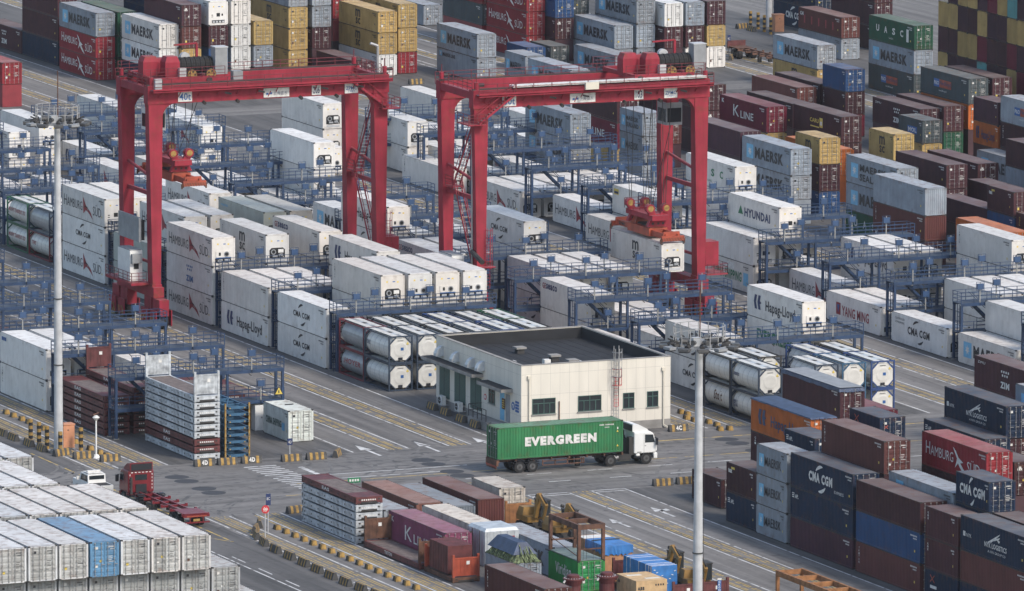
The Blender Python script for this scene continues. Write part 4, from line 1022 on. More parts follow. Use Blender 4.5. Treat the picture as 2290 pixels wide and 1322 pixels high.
    if strip:
        b = MB('wtext', 'dark')
        for i in range(10): b.box(3.3+i*2.08, 3.3+i*2.08+2.0, -.75, .3, 24.86, 25.05, 'wtext')
        b.obj('cable_tray_cover', t, LOW)
        b = MB('cream'); b.box(10.6, 12, -1.7, -1.4, 23.5, 24.2, 'cream'); b.obj('control_box', t)
    else:
        b = MB('steel'); b.cyl((S+.2, .8, 24.6), (S+.2, .8, 27.4), .14, 'steel', 8); b.cyl((S+.2, .8, 27.4), (S-.6, .8, 27.7), .14, 'steel', 8); b.obj('vent_pipe', t, LOW)
        b = MB('lgrey', 'grey'); b.box(-.2, .5, -.9, -.56, 23.45, 24.5, 'lgrey'); b.box(8.6, 9.6, .6, 1.4, 23.5, 24.7, 'grey'); b.obj('control_box', t)
    # trolley with hoist machinery
    tx = trolley_x; y0, y1 = .2, D-.2
    b = MB('crane', 'dark'); b.box(tx-3.2, tx+3.2, y0, y0+.5, 24.85, 25.35, 'crane'); b.box(tx-3.2, tx+3.2, y1-.5, y1, 24.85, 25.35, 'crane')
    for x in (-3, -1, 1, 2.8): b.box(tx+x-.2, tx+x+.2, y0+.5, y1-.5, 24.9, 25.3, 'crane')
    for x in (-2.6, 2.6): b.cyl((tx+x, y0-.1, 25.0), (tx+x, y0+.2, 25.0), .3, 'dark', 12)
    rails(b, tx-4.2, tx+4.2, y0-.1, 25.3, 'crail', 1.0, 1.2, .05); rails(b, tx-4.2, tx+4.2, y1+.1, 25.3, 'crail', 1.0, 1.2, .05); b.obj('trolley_frame', t, LOW)
    for x, y, w, dd, hh in ((-3.4, 2.6, 1.6, 1.4, 1.9), (-1.7, 1.0, 1.5, 1.4, 2.0), (-1.6, 4.0, 1.6, 1.2, 1.5)):
        b = MB('crane'); b.taper((tx+x+w/2, y+dd/2, 25.3, w, dd), (tx+x+w/2, y+dd/2, 25.3+hh*.72, w, dd), 'crane'); b.taper((tx+x+w/2, y+dd/2, 25.3+hh*.72, w, dd), (tx+x+w/2, y+dd/2, 25.3+hh, w*.72, dd*.8), 'crane'); b.obj('motor_housing', t, LOW)
    b = MB('black', 'dark')
    for i in range(14): b.cyl((tx+.1+i*.25, 2.6, 26.2), (tx+.32+i*.25, 2.6, 26.2), .82 if i % 2 else .78, 'black', 16)
    b.cyl((tx, 2.6, 26.2), (tx+3.7, 2.6, 26.2), .7, 'dark', 16); b.obj('winch_drum', t, LOW)
    b = MB('grey', 'lgrey'); b.box(tx+3.7, tx+5.0, 1.4, 2.6, 25.3, 27.9, 'grey'); b.box(tx+3.65, tx+5.05, 1.35, 2.65, 27.9, 28.0, 'lgrey'); b.box(tx-.4, tx+.3, .5, 1.0, 25.3, 26.2, 'lgrey'); b.cyl((tx+1.5, 3.8, 26.8), (tx+1.5, 4.3, 26.8), .5, 'lgrey', 14); b.obj('control_cabinet', t, LOW)
    for x in (.9, 2.9):
        b = MB('yellow', 'dark'); b.cyl((tx+x, .5, 25.5), (tx+x, .7, 25.5), .55, 'dark', 18); b.cyl((tx+x, .45, 25.5), (tx+x, .5, 25.5), .5, 'yellow', 18)
        for a in range(5): b.cyl((tx+x+.3*math.cos(a*1.257), .43, 25.5+.3*math.sin(a*1.257)), (tx+x+.3*math.cos(a*1.257), .45, 25.5+.3*math.sin(a*1.257)), .1, 'dark', 8)
        b.obj('sheave', t, LOW)
    b = MB('crane'); b.bar((tx+2.6, 3.6, 25.3), (tx+2.6, 3.6, 28.2), .22, 'crane'); b.bar((tx+2.6, 3.6, 28.2), (tx+.2, 3.6, 28.1), .16, 'crane'); b.obj('jib', t, LOW)
    # cabin below the trolley
    b = MB('white', 'glass', 'crane'); cx = tx+(-2.6 if not strip else 1.5)
    b.box(cx, cx+1.7, 3.0, 5.2, 19.8, 22.0, 'white' if not strip else 'grey'); b.box(cx+.1, cx+1.6, 2.97, 3.0, 20.1, 21.5, 'glass'); b.box(cx-.02, cx, 3.2, 5.0, 20.1, 21.4, 'glass'); b.box(cx+.2, cx+1.5, 3.4, 4.8, 22.0, 25.0, 'crane'); b.obj('operator_cabin', t, LOW)
    # head block, spreader and ropes
    sz = spreader_z; c = D/2; sxx = tx if strip else tx
    b = MB('crane', 'dark', 'yellow'); b.box(sxx-.9, sxx+.9, c-3.2, c+3.2, sz+1.75, sz+2.25, 'crane')
    for y in (c-2.6, c+2.2):
        b.prism([(sxx-1.15, sz+1.1), (sxx+1.15, sz+1.1), (sxx+.8, sz+1.8), (sxx+1.2, sz+2.9), (sxx+.55, sz+2.9), (sxx+.25, sz+2.35), (sxx-.25, sz+2.35), (sxx-.55, sz+2.9), (sxx-1.2, sz+2.9), (sxx-.8, sz+1.8)], 1, y, y+.45, 'crane')
        for x in (-.85, .85): b.cyl((sxx+x, y-.1, sz+2.9), (sxx+x, y+.55, sz+2.9), .45, 'crane', 14); b.cyl((sxx+x, y-.13, sz+2.9), (sxx+x, y-.1, sz+2.9), .3, 'yellow', 14)
        for x in (-.6, 0, .5): b.box(sxx+x-.1, sxx+x+.12, y-.02, y, sz+1.3, sz+1.5, 'dark')
    rails(b, sxx-1.1, sxx+1.1, c+3.1, sz+2.3, 'crail', 1.0, .7, .05); rails(b, sxx-1.1, sxx+1.1, c+1.0, sz+2.3, 'crail', 1.0, .7, .05); b.obj('head_block', t)
    b = MB('orange', 'dark', 'rusty')
    for x in (-.75, .55): b.box(sxx+x, sxx+x+.2, c-6.0, c+6.0, sz+.25, sz+.8, 'orange')
    b.box(sxx-1.0, sxx+1.0, c-2.6, c+2.6, sz+.15, sz+.95, 'orange'); b.box(sxx-.5, sxx+.5, c-1.8, c+1.8, sz+.95, sz+1.1, 'dark'); b.taper((sxx, c-1.8, sz+.9, 1.6, 1.2), (sxx, c-1.8, sz+1.75, .9, .9), 'orange'); b.taper((sxx, c+1.8, sz+.9, 1.6, 1.2), (sxx, c+1.8, sz+1.75, .9, .9), 'orange')
    for s in (-1, 1):
        y = c+s*6.0; b.box(sxx-1.2, sxx+1.2, y-.2, y+.2, sz+.12, sz+.62, 'orange'); b.taper((sxx, y-s*.35, sz+.3, 1.9, .3), (sxx, y-s*.3, sz+1.0, 1.7, .2), 'orange')
        for i in range(15): b.bar((sxx-1.2+i*.17, y+s*.22, sz+.1), (sxx-1.1+i*.17, y+s*.22, sz+.45), .02, 'rusty', .06)
        for x in (-1.2, 1.2): b.bar((sxx+x, y, sz+.4), (sxx+x*1.06, y, sz-.15), .12, 'rusty'); b.box(sxx+x-.12, sxx+x+.12, y-.12, y+.12, sz+.0, sz+.3, 'rusty')
    b.text('ZPMC', (sxx-.76, c+5.2, sz+.36), (0, -1.6, 0), (0, 0, .32), 'ink', .05); b.obj('spreader', t)
    b = MB('dark')
    for x in (-.85, .85):
        for y in (c-2.4, c+2.4):
            b.bar((sxx+x, y, sz+3.2), (tx+x*1.9, y*.9+c*.1, 24.1), .05, 'dark'); b.bar((sxx+x*.8, y, sz+3.2), (tx+x*.6, y*.9+c*.1, 24.1), .05, 'dark')
    b.bar((sxx+1.0, c+2, sz+1.0), (tx+3.8, c, 24.1), .06, 'dark'); b.obj('hoist_rope', t)
    return t
gantry('red gantry crane marked 40t with orange spreader hanging empty', -5.35, 26.0, 23.8, 7.5, 3.3, '40t', '206', (2.3, 11.3, 16.4, 19.9), 1, 13.9, False)
gantry('red gantry crane marked 60t lowering a white reefer', 22.75, 11.0, 23.6, 8.2, 19.9, '60t', '103', (2.2, 9.4, 16.3, 19.5), -1, 8.0, True)
hoisted = container('W.mb.r', 41.43, 9.0, 5.0, L40, 2.896, 'white reefer with black stacked logo hanging from the 60t crane', None)

# ---------------- lamp masts ----------------
M['lamp'] = flat('weathered_lamp_housing', (.075, .075, .075), .6, 0, .4, 3)
def lamp_mast(label, x, y, H, group='tall lamp masts'):
    t = thing('lamp_mast', label, 'lamp mast', (x, y, 0), 0, group)
    b = MB('lgrey', 'dark'); b.cyl((0, 0, 0), (0, 0, H-12), .42, 'lgrey', 18, .34); b.cyl((0, 0, H-12), (0, 0, H), .33, 'lgrey', 18, .27); b.cyl((0, 0, 8), (0, 0, 8.08), .45, 'dark', 18); b.cyl((0, 0, 14), (0, 0, 14.08), .43, 'dark', 18); b.cyl((0, 0, 0), (0, 0, .3), .75, 'concrete', 18); b.cyl((.42, -.1, .5), (.42, -.1, H-1), .02, 'dark', 4); b.obj('pole', t)
    b = MB('grey', 'steel'); n = 16
    for r in (2.3, 1.2):
        pts = [(r*math.cos(2*math.pi*i/n), r*math.sin(2*math.pi*i/n), H) for i in range(n+1)]
        for a, c in zip(pts, pts[1:]): b.bar(a, c, .12, 'grey')
    for i in range(8): a = math.pi*i/4; b.bar((.2*math.cos(a), .2*math.sin(a), H), (2.5*math.cos(a), 2.5*math.sin(a), H), .1, 'grey')
    for i in range(n):
        a = 2*math.pi*i/n; p = (1.95*math.cos(a), 1.95*math.sin(a), H); b.bar(p, (p[0], p[1], H+1.5), .05, 'steel'); a2 = 2*math.pi*(i+1)/n; b.bar((p[0], p[1], H+1.5), (1.95*math.cos(a2), 1.95*math.sin(a2), H+1.5), .05, 'steel'); b.bar((p[0], p[1], H+.8), (1.95*math.cos(a2), 1.95*math.sin(a2), H+.8), .04, 'steel')
    b.cyl((0, 0, H-.3), (0, 0, H+.4), .42, 'grey', 12); b.box(-.9, -.3, -.9, -.4, H, H+.7, 'lgrey'); b.obj('platform', t)
    for i in range(12):
        a = 2*math.pi*i/12+.2; c, s = math.cos(a), math.sin(a); b = MB('grey', 'lgrey', 'dark')
        b.cyl((1.9*c, 1.9*s, H+.15), (2.35*c, 2.35*s, H+.05), .2, 'dark', 8); d_ = Vector((-s, c, 0)); p_ = Vector((2.75*c, 2.75*s, H-.02)); b.bar(p_-d_*.42, p_+d_*.42, .62, 'lamp' if i % 3 else 'grey', .2); b.bar(p_-d_*.36-Vector((0, 0, .16)), p_+d_*.36-Vector((0, 0, .16)), .6, 'dark', .06); b.bar((1.9*c, 1.9*s, H+.3), (2.4*c, 2.4*s, H+.5), .12, 'dark'); b.obj('floodlight', t)
    for i in range(8):
        a = 2*math.pi*i/8; c, s = math.cos(a), math.sin(a); b = MB('lamp'); b.cyl((.9*c, .9*s, H+.3), (1.5*c, 1.5*s, H+.35), .2, 'lamp', 8); b.obj('ballast', t)
    b = MB('rusty'); b.cyl((.05, 0, H), (.05, 0, H+4.6), .05, 'rusty', 6); b.obj('lightning_rod', t)
    return t
lamp_mast('tall grey lamp mast at the left beside the orange cabinet', -40.4, -40.2, 30)
lamp_mast('tall grey lamp mast in the right foreground before the tanks', -41.1, -179.2, 30)
lamp_mast('grey lamp mast cut off at the top edge by bollards', 153.6, 223.5, 30)

# ---------------- building ----------------
def building():
    m, nt, b_ = _mat('panel_wall'); N = nt.nodes.new; L = nt.links.new
    ge = N('ShaderNodeNewGeometry'); sp = N('ShaderNodeSeparateXYZ'); L(ge.outputs['Position'], sp.inputs[0])
    ad = N('ShaderNodeMath'); ad.operation = 'ADD'; L(sp.outputs['X'], ad.inputs[0]); L(sp.outputs['Y'], ad.inputs[1])
    cb = N('ShaderNodeCombineXYZ'); L(ad.outputs[0], cb.inputs['X']); L(sp.outputs['Z'], cb.inputs['Y'])
    br = N('ShaderNodeTexBrick'); L(cb.outputs[0], br.inputs['Vector']); br.offset = 0; br.inputs['Scale'].default_value = 1; br.inputs['Brick Width'].default_value = .95; br.inputs['Row Height'].default_value = 1.9
    br.inputs['Mortar Size'].default_value = .012; br.inputs['Color1'].default_value = (.66, .62, .54, 1); br.inputs['Color2'].default_value = (.64, .605, .53, 1); br.inputs['Mortar'].default_value = (.40, .38, .34, 1)
    nz = N('ShaderNodeTexNoise'); nz.inputs['Scale'].default_value = .5; nz.inputs['Detail'].default_value = 7
    k = N('ShaderNodeVectorMath'); k.operation = 'MULTIPLY'; k.inputs[1].default_value = (2, 2, .35); L(ge.outputs['Position'], k.inputs[0]); L(k.outputs[0], nz.inputs['Vector'])
    r = N('ShaderNodeMapRange'); r.inputs['From Min'].default_value = .3; r.inputs['From Max'].default_value = .7; r.inputs['To Min'].default_value = .92; r.inputs['To Max'].default_value = 1.05; L(nz.outputs['Fac'], r.inputs['Value'])
    s = N('ShaderNodeVectorMath'); s.operation = 'SCALE'; L(br.outputs['Color'], s.inputs[0]); L(r.outputs[0], s.inputs['Scale']); L(s.outputs[0], b_.inputs['Base Color']); b_.inputs['Roughness'].default_value = .7
    M['panel'] = m
    X0, X1, Y0, Y1, H = 1.5, 16.4, -48.1, -28.4, 6.55
    t = thing('building', 'cream flat roofed substation building with dark roof and green shutters', 'building', (X0, Y0, 0)); w, d = X1-X0, Y1-Y0
    b = MB('panel', 'concrete'); T = .3
    b.box(0, w, 0, T, .8, H, 'panel'); b.box(0, w, d-T, d, .8, H, 'panel'); b.box(0, T, T, d-T, .8, H, 'panel'); b.box(w-T, w, T, d-T, .8, H, 'panel'); b.box(-.02, w+.02, -.02, d+.02, 0, .8, 'concrete')
    for a in ((-.04, w+.04, -.04, T+.02), (-.04, w+.04, d-T-.02, d+.04), (-.04, T+.02, T+.02, d-T-.02), (w-T-.02, w+.04, T+.02, d-T-.02)): b.box(*a, H, H+.05, 'concrete')
    b.obj('wall', t)
    b = MB('roofing', 'wtext'); b.box(T, w-T, T, d-T, 5.2, 5.5, 'roofing')
    for a in ((T, w-T, T, T+.02), (T, w-T, d-T-.02, d-T), (T, T+.02, T+.02, d-T-.02), (w-T-.02, w-T, T+.02, d-T-.02)): b.box(*a, 5.5, H-.05, 'roofing')  # dark lining puts the parapet's inner shadow into the colour
    for i in range(13): b.box(T+.4+i*1.1, T+.43+i*1.1, T+.05, d-T-.05, 5.5, 5.515, 'roofing')
    for x, y, l in ((3.2, 8.6, .8), (3.0, 5.0, .8), (8.8, 6.2, 1.0)): b.box(x, x+.12, y, y+l, 5.52, 5.53, 'wtext')
    b.obj('roof', t)
    for x, y in ((5.5, 13.0), (6.6, 7.6), (7.0, 4.4), (3.9, 2.0)):
        b = MB('concrete', 'dark'); b.box(-.35, .35, -.35, .35, 0, .45, 'dark'); b.box(-.5, .5, -.5, .5, .45, .62, 'concrete'); b.obj('roof_vent', t, (x, y, 5.5))
    for x, y, hh in ((3.2, 1.6, 1.25), (4.9, 1.2, .8)):
        b = MB('wtext', 'grey'); b.box(-.3, .3, -.3, .3, .1, hh, 'wtext'); b.cyl((0, -.31, hh*.55), (0, -.33, hh*.55), .2, 'grey', 12); b.obj('roof_unit', t, (x, y, 5.5))
    def yv(u): return d-u
    for u0, u1 in ((.86, 3.2), (4.4, 6.9), (8.1, 10.6)):
        b = MB('wgreen', 'dark'); b.box(-.05, .01, yv(u1), yv(u0), 1.0, 4.0, 'wgreen')
        for i in range(22): b.box(-.075, -.05, yv(u1)+.06, yv(u0)-.06, 1.06+i*.132, 1.12+i*.132, 'wgreen')
        b.box(-.08, -.05, yv((u0+u1)/2)-.02, yv((u0+u1)/2)+.02, 1, 4, 'dark'); b.obj('shutter', t)
    for u0, u1, z in ((-.9, 11.0, 4.25), (12.1, 17.8, 3.85)):
        b = MB('concrete', 'roofing'); b.box(-1.15, .0, yv(u1), min(yv(u0), d+.9), z, z+.3, 'concrete'); b.box(-1.1, -.05, yv(u1)+.05, min(yv(u0), d+.9)-.05, z+.3, z+.33, 'roofing'); b.obj('canopy', t)
    for u in (1.4, 5.1, 8.7, 11.0):
        b = MB('silver', 'dark'); pts = [(0, 0), (-.75, 0), (-.75, .25), (-.55, .65), (-.2, .88), (0, .9)]; b.prism(pts, 1, yv(u)-.32, yv(u)+.32, 'silver'); b.box(-.73, -.02, yv(u)-.3, yv(u)+.3, -.01, .0, 'dark')
        b.obj('vent_hood', t, (0, 0, 4.85))
    def win(name, x, z, ww, hh, panes, front=True):
        f = MB('wgreen'); e = .06
        for a in ((0, ww, 0, e), (0, ww, hh-e, hh), (0, e, e, hh-e), (ww-e, ww, e, hh-e), (e, ww-e, hh*.66, hh*.66+e)): f.box(a[0], a[1], -.05, .03, a[2], a[3], 'wgreen')
        for i in range(1, panes): f.box(ww*i/panes-.035, ww*i/panes+.035, -.045, .03, e, hh*.66, 'wgreen')
        f.box(ww/2-.03, ww/2+.03, -.045, .03, hh*.66+e, hh-e, 'wgreen')
        o = f.obj(name, t, (x, -.01, z) if front else (-.01, x, z), 0 if front else -math.pi/2)
        g_ = MB('glass', 'lgrey'); g_.box(e, ww-e, -.012, 0, e, hh-e, 'glass'); g_.obj('pane', o)
        s = MB('concrete'); s.box(-.08, ww+.08, -.12, -.0, -.08, -.002, 'concrete'); s.obj('sill', o)
    for x, ww, n in ((1.1, 2.3, 4), (5.65, 2.32, 4), (10.15, 1.12, 2), (12.55, 1.12, 2)): win('window', x, 2.0, ww, 1.45, n)
    win('window', yv(12.35), 2.1, 1.4, 1.5, 2, False)
    b = MB('steel', 'grey'); b.box(-.06, .0, yv(17.2), yv(16.3), .95, 3.5, 'grey'); b.box(-.05, .0, yv(15.9), yv(15.0), .95, 3.5, 'mblue'); b.obj('door', t)
    b = MB('rusty', 'ytext'); b.box(-.08, -.06, yv(16.15), yv(15.45), 2.0, 3.0, 'rusty')
    for i in range(4): b.box(-.09, -.08, yv(16.05), yv(15.55), 2.15+i*.2, 2.22+i*.2, 'ytext')
    b.obj('plaque', t)
    b = MB('lblue', 'wtext'); b.cyl((-.03, yv(17.9), 2.6), (-.0, yv(17.9), 2.6), .38, 'lblue', 18); b.cyl((-.035, yv(17.9), 2.6), (-.03, yv(17.9), 2.6), .22, 'wtext', 14); b.box(-.045, -.035, yv(17.98), yv(17.82), 2.45, 2.7, 'lblue')
    for i in range(4): b.box(-.02, .0, yv(19.2), yv(18.4), 2.15+i*.27, 2.36+i*.27, 'lblue')
    b.obj('safety_sign', t)
    b = MB('red', 'wtext'); b.cyl((-.03, yv(11.5), 2.5), (0, yv(11.5), 2.5), .28, 'red', 16); b.cyl((-.035, yv(11.5), 2.5), (-.03, yv(11.5), 2.5), .18, 'wtext', 14); b.obj('round_sign', t)
    b = MB('concrete', 'dark'); b.box(-1.5, 0, yv(15.3), yv(10.9), 0, .75, 'concrete'); b.box(-1.2, 0, yv(17.4), yv(15.3), 0, .85, 'concrete')
    for u in (10.9, 11.9, 12.9, 13.9, 14.9): b.bar((-1.4, yv(u), .75), (-1.4, yv(u), 1.85), .06, 'dark')
    for z in (1.3, 1.85): b.bar((-1.4, yv(10.9), z), (-1.4, yv(14.9), z), .05, 'dark'); b.bar((-1.4, yv(10.9), z), (-.1, yv(10.9), z), .05, 'dark')
    b.obj('porch', t)
    for u in (2.6, 6.6):
        b = MB('wtext', 'dark', 'lgrey'); b.box(-.75, -.35, -.5, .5, .35, 1.2, 'wtext'); b.cyl((-.76, .1, .78), (-.75, .1, .78), .33, 'dark', 16); b.box(-.78, -.76, -.4, .44, .75, .8, 'lgrey'); b.box(-.7, -.02, -.45, .45, .3, .35, 'lgrey'); b.obj('air_conditioner', t, (0, yv(u), .1))
    for x in (.75, 14.15):
        b = MB('cream'); b.cyl((x, -.1, .25 if x > 5 else 0), (x, -.1, 5.3), .07, 'cream', 8); b.box(x-.16, x+.16, -.2, 0, 5.3, 5.6, 'cream')
        if x > 5: b.bar((x, -.1, .3), (x+.35, -.35, .05), .13, 'cream')
        b.obj('downpipe', t)
    b = MB('red', 'steel'); cage(b, 9.35, -.25, 2.3, 5.0, 'red', .42); b.obj('ladder_cage', t)
    b = MB('steel'); cage(b, 9.35, -.25, 5.0-1.9, 6.9, 'steel', .45); b.bar((9.1, -.25, .6), (9.1, -.25, 7.9), .05, 'steel'); b.bar((9.6, -.25, .6), (9.6, -.25, 7.9), .05, 'steel')
    for i in range(8): b.bar((9.1, -.25, .7+i*.3), (9.6, -.25, .7+i*.3), .035, 'steel')
    b.obj('roof_ladder', t)
    b = MB('rusty'); b.cyl((3.75, -.1, .8), (3.75, -.1, 3.1), .05, 'rusty', 6); b.obj('rusty_pipe', t)
building()
# ---------------- tank containers ----------------
def tank(label, x, y, z, fr, sh, text=None, plate=True, group='tank containers in square frames'):
    t = thing('tank_container', label, 'tank container', (x, y, z), 0, group); L, h, p = L20, 2.591, .13
    b = MB(fr)
    for yy in (0, L-p):
        for xx in (0, W-p): b.box(xx, xx+p, yy, yy+p, 0, h, fr)
        for zz in (0, h-p): b.box(p, W-p, yy, yy+p, zz, zz+p, fr)
        for sx, ex in ((p, .75), (W-p, W-.75)):
            for sz, ez in ((.75, p), (h-.75, h-p)): b.bar((sx, yy+p/2, sz), (ex, yy+p/2, ez), .1, fr)
    for xx in (0, W-p): b.box(xx, xx+p, p, L-p, 0, p, fr); b.bar((xx+p/2, p, h-p/2), (xx+p/2, L-p, h-p/2), .08, fr)
    b.obj('frame', t)
    b = MB(sh, 'steel', 'grey'); c = (W/2, 1.31); r = 1.14; n = 24
    pr = [(.12, .55), (.18, .85), (.32, 1.05), (.5, r), (L-.5, r), (L-.32, 1.05), (L-.18, .85), (L-.12, .55)]
    vs = []
    for yy, rr in pr: vs += [(c[0]+rr*math.cos(2*math.pi*i/n), yy, c[1]+rr*math.sin(2*math.pi*i/n)) for i in range(n)]
    fs = [(k*n+i, (k+1)*n+i, (k+1)*n+(i+1) % n, k*n+(i+1) % n) for k in range(len(pr)-1) for i in range(n)]+[tuple(range(n)), tuple(range(len(pr)*n-1, (len(pr)-1)*n-1, -1))]
    b.add(vs, fs, sh)
    for yy in (1.4, 2.5, 3.6, 4.7): b.cyl((c[0], yy, c[1]), (c[0], yy+.05, c[1]), r+.012, 'grey', n, None, False)
    me = b.obj('tank_shell', t)
    if plate:
        b = MB(sh); k = .62; a = 1.02
        b.prism([(c[0]-k, c[1]-a), (c[0]+k, c[1]-a), (c[0]+a, c[1]-k), (c[0]+a, c[1]+k), (c[0]+k, c[1]+a), (c[0]-k, c[1]+a), (c[0]-a, c[1]+k), (c[0]-a, c[1]-k)], 1, .06, .1, sh)
        b.cyl((c[0], .06, c[1]), (c[0], .03, c[1]), .75, sh, 20, .6); b.obj('end_plate', t)
        b = MB('ink', 'ytext', 'lblue'); rr = random.Random(int(x*10+z*7)); q = .02
        for i in range(6): b.quad((c[0]-.3+i*.1, q, c[1]+.8), (.06, 0, 0), (0, 0, .07), 'ink')
        if rr.random() < .3: b.quad((c[0]+.0, q, c[1]-.1), (.3, 0, 0), (0, 0, .28), 'lblue')
        b.add([(c[0]+.55, q, c[1]+.45), (c[0]+.85, q, c[1]+.45), (c[0]+.7, q, c[1]+.7)], [(0, 1, 2)], 'ytext'); b.quad((c[0]-.25, q, c[1]-1.0), (.45, 0, 0), (0, 0, .25), 'ink'); b.obj('end_markings', t)
    b = MB('cream', 'steel', 'dark'); b.box(.4, 1.0, .3, L-.3, h-.03, h, 'tank'); b.box(1.42, 2.0, .3, L-.3, h-.03, h, 'tank'); b.box(1.0, 1.42, .3, L-.3, h-.05, h-.03, 'grey')
    for yy in (1.2, 3.4): b.box(.95, 1.5, yy, yy+.9, h-.04, h-.01, 'silver')
    b.cyl((W/2, 2.7, h-.15), (W/2, 2.7, h+.0), .25, 'dark', 12); b.cyl((W/2, 4.9, h-.15), (W/2, 4.9, h-.0), .2, 'steel', 12); b.obj('top_walkway', t)
    if text:
        b = MB(text[1]); 
        # wrap the word round the shell
        vs, fs = text_geo(text[0], .02); u0, u1, hh = text[2], text[3], text[4]
        P = [(L-(u0+(u1-u0)*a), (v-.5)*hh) for a, v in vs]
        b.add([(c[0]-(r+.02)*math.cos(s/r+.1), yy, c[1]+(r+.02)*math.sin(s/r+.1)) for yy, s in P], fs, text[1]); b.obj('lettering', t)
    return t
def pair(x, y, desc, f1, s1, t1, f2, s2, t2, p=True):
    tank(f"lower tank container, {desc}", x, y, .02, f1, s1, t1, p); tank(f"upper tank container, {desc}", x, y, 2.63, f2, s2, t2, p)
pair(.35, -13.55, 'grey shell in dark red frame at left lane', 'fred', 'tgrey', ('HOYER', 'maroon', 1.2, 5.2, .5), 'fred', 'tgrey', None, False)
pair(.35, -19.75, 'white shell in navy frame at the lane corner', 'fnavy', 'tank', None, 'fnavy', 'tank', ('DUL', 'navy', .6, 1.4, .4))
pair(3.2, -19.75, 'second from left in front row beside building', 'fnavy', 'tank', None, 'fnavy', 'tank', None)
pair(3.2, -13.55, 'second from left in back row behind building', 'fnavy', 'tgrey', None, 'black', 'tank', None)
nm = ['third', 'fourth', 'fifth', 'sixth']
for i, (fa, fb) in enumerate((('black', 'fnavy'), ('fnavy', 'fblue'), ('fblue', 'fnavy'), ('dark', 'fgreen'))):
    pair(6.05+i*2.84, -19.75, f"{nm[i]} from left in front row behind building", fa, 'tank', None, fa, 'tank', None)
    pair(6.05+i*2.84, -13.55, f"{nm[i]} from left in back row behind building", fb, 'tank', None, fb, 'tank', None)
pair(24.3, -50.2, 'cream end cap right of the building', 'fnavy', 'tank', ('Interbulk', 'navy', .4, 1.4, 1.0), 'fnavy', 'tank', ('seaco', 'navy', .5, 1.7, .3))
pair(24.3, -43.95, 'behind the one right of the building', 'fnavy', 'tank', ('Stolt', 'rusty', 2.4, 4.2, .9), 'dark', 'tank', None)
pair(27.15, -43.95, 'second in the back row right of building', 'fnavy', 'tank', None, 'dark', 'tank', None)
pair(30.0, -50.2, 'middle front one right of the mast head', 'fnavy', 'tank', None, 'fnavy', 'tank', ('DUL', 'navy', .6, 1.4, .4))
pair(32.8, -50.2, 'light blue frame with crossed end cap', 'bsteel', 'tank', None, 'bsteel', 'tank', None)
pair(35.75, -50.2, 'bright blue frame at the lane edge', 'fblue', 'tank', None, 'fblue', 'tank', None)
pair(32.8, -43.95, 'blue frame in the back row by lane', 'fblue', 'tank', None, 'fblue', 'tank', None)
pair(35.75, -43.95, 'grey frame in the back row by lane', 'dark', 'tank', None, 'dark', 'tgrey', None)
pair(.35, 70.3, 'far left by the lane, dark red and navy frames', 'fred', 'tank', ('TWS', 'maroon', .8, 2.0, .4), 'fnavy', 'tgrey', None, False)
pair(.35, 76.7, 'green frame at the far left edge', 'fgreen', 'tank', ('MURPHY TRANSPORT LTD', 'maroon', .4, 5.2, .4), 'fgreen', 'tank', ('MURPHY TRANSPORT LTD', 'maroon', .4, 5.2, .4))
tank('single tank container in dark frame at upper left edge', 9.5, 149.5, 2.7, 'fred', 'tank', None)
STACK_STUFF.box(9.55, 11.9, 149.5, 155.5, .02, 2.69, 'stuff_W')

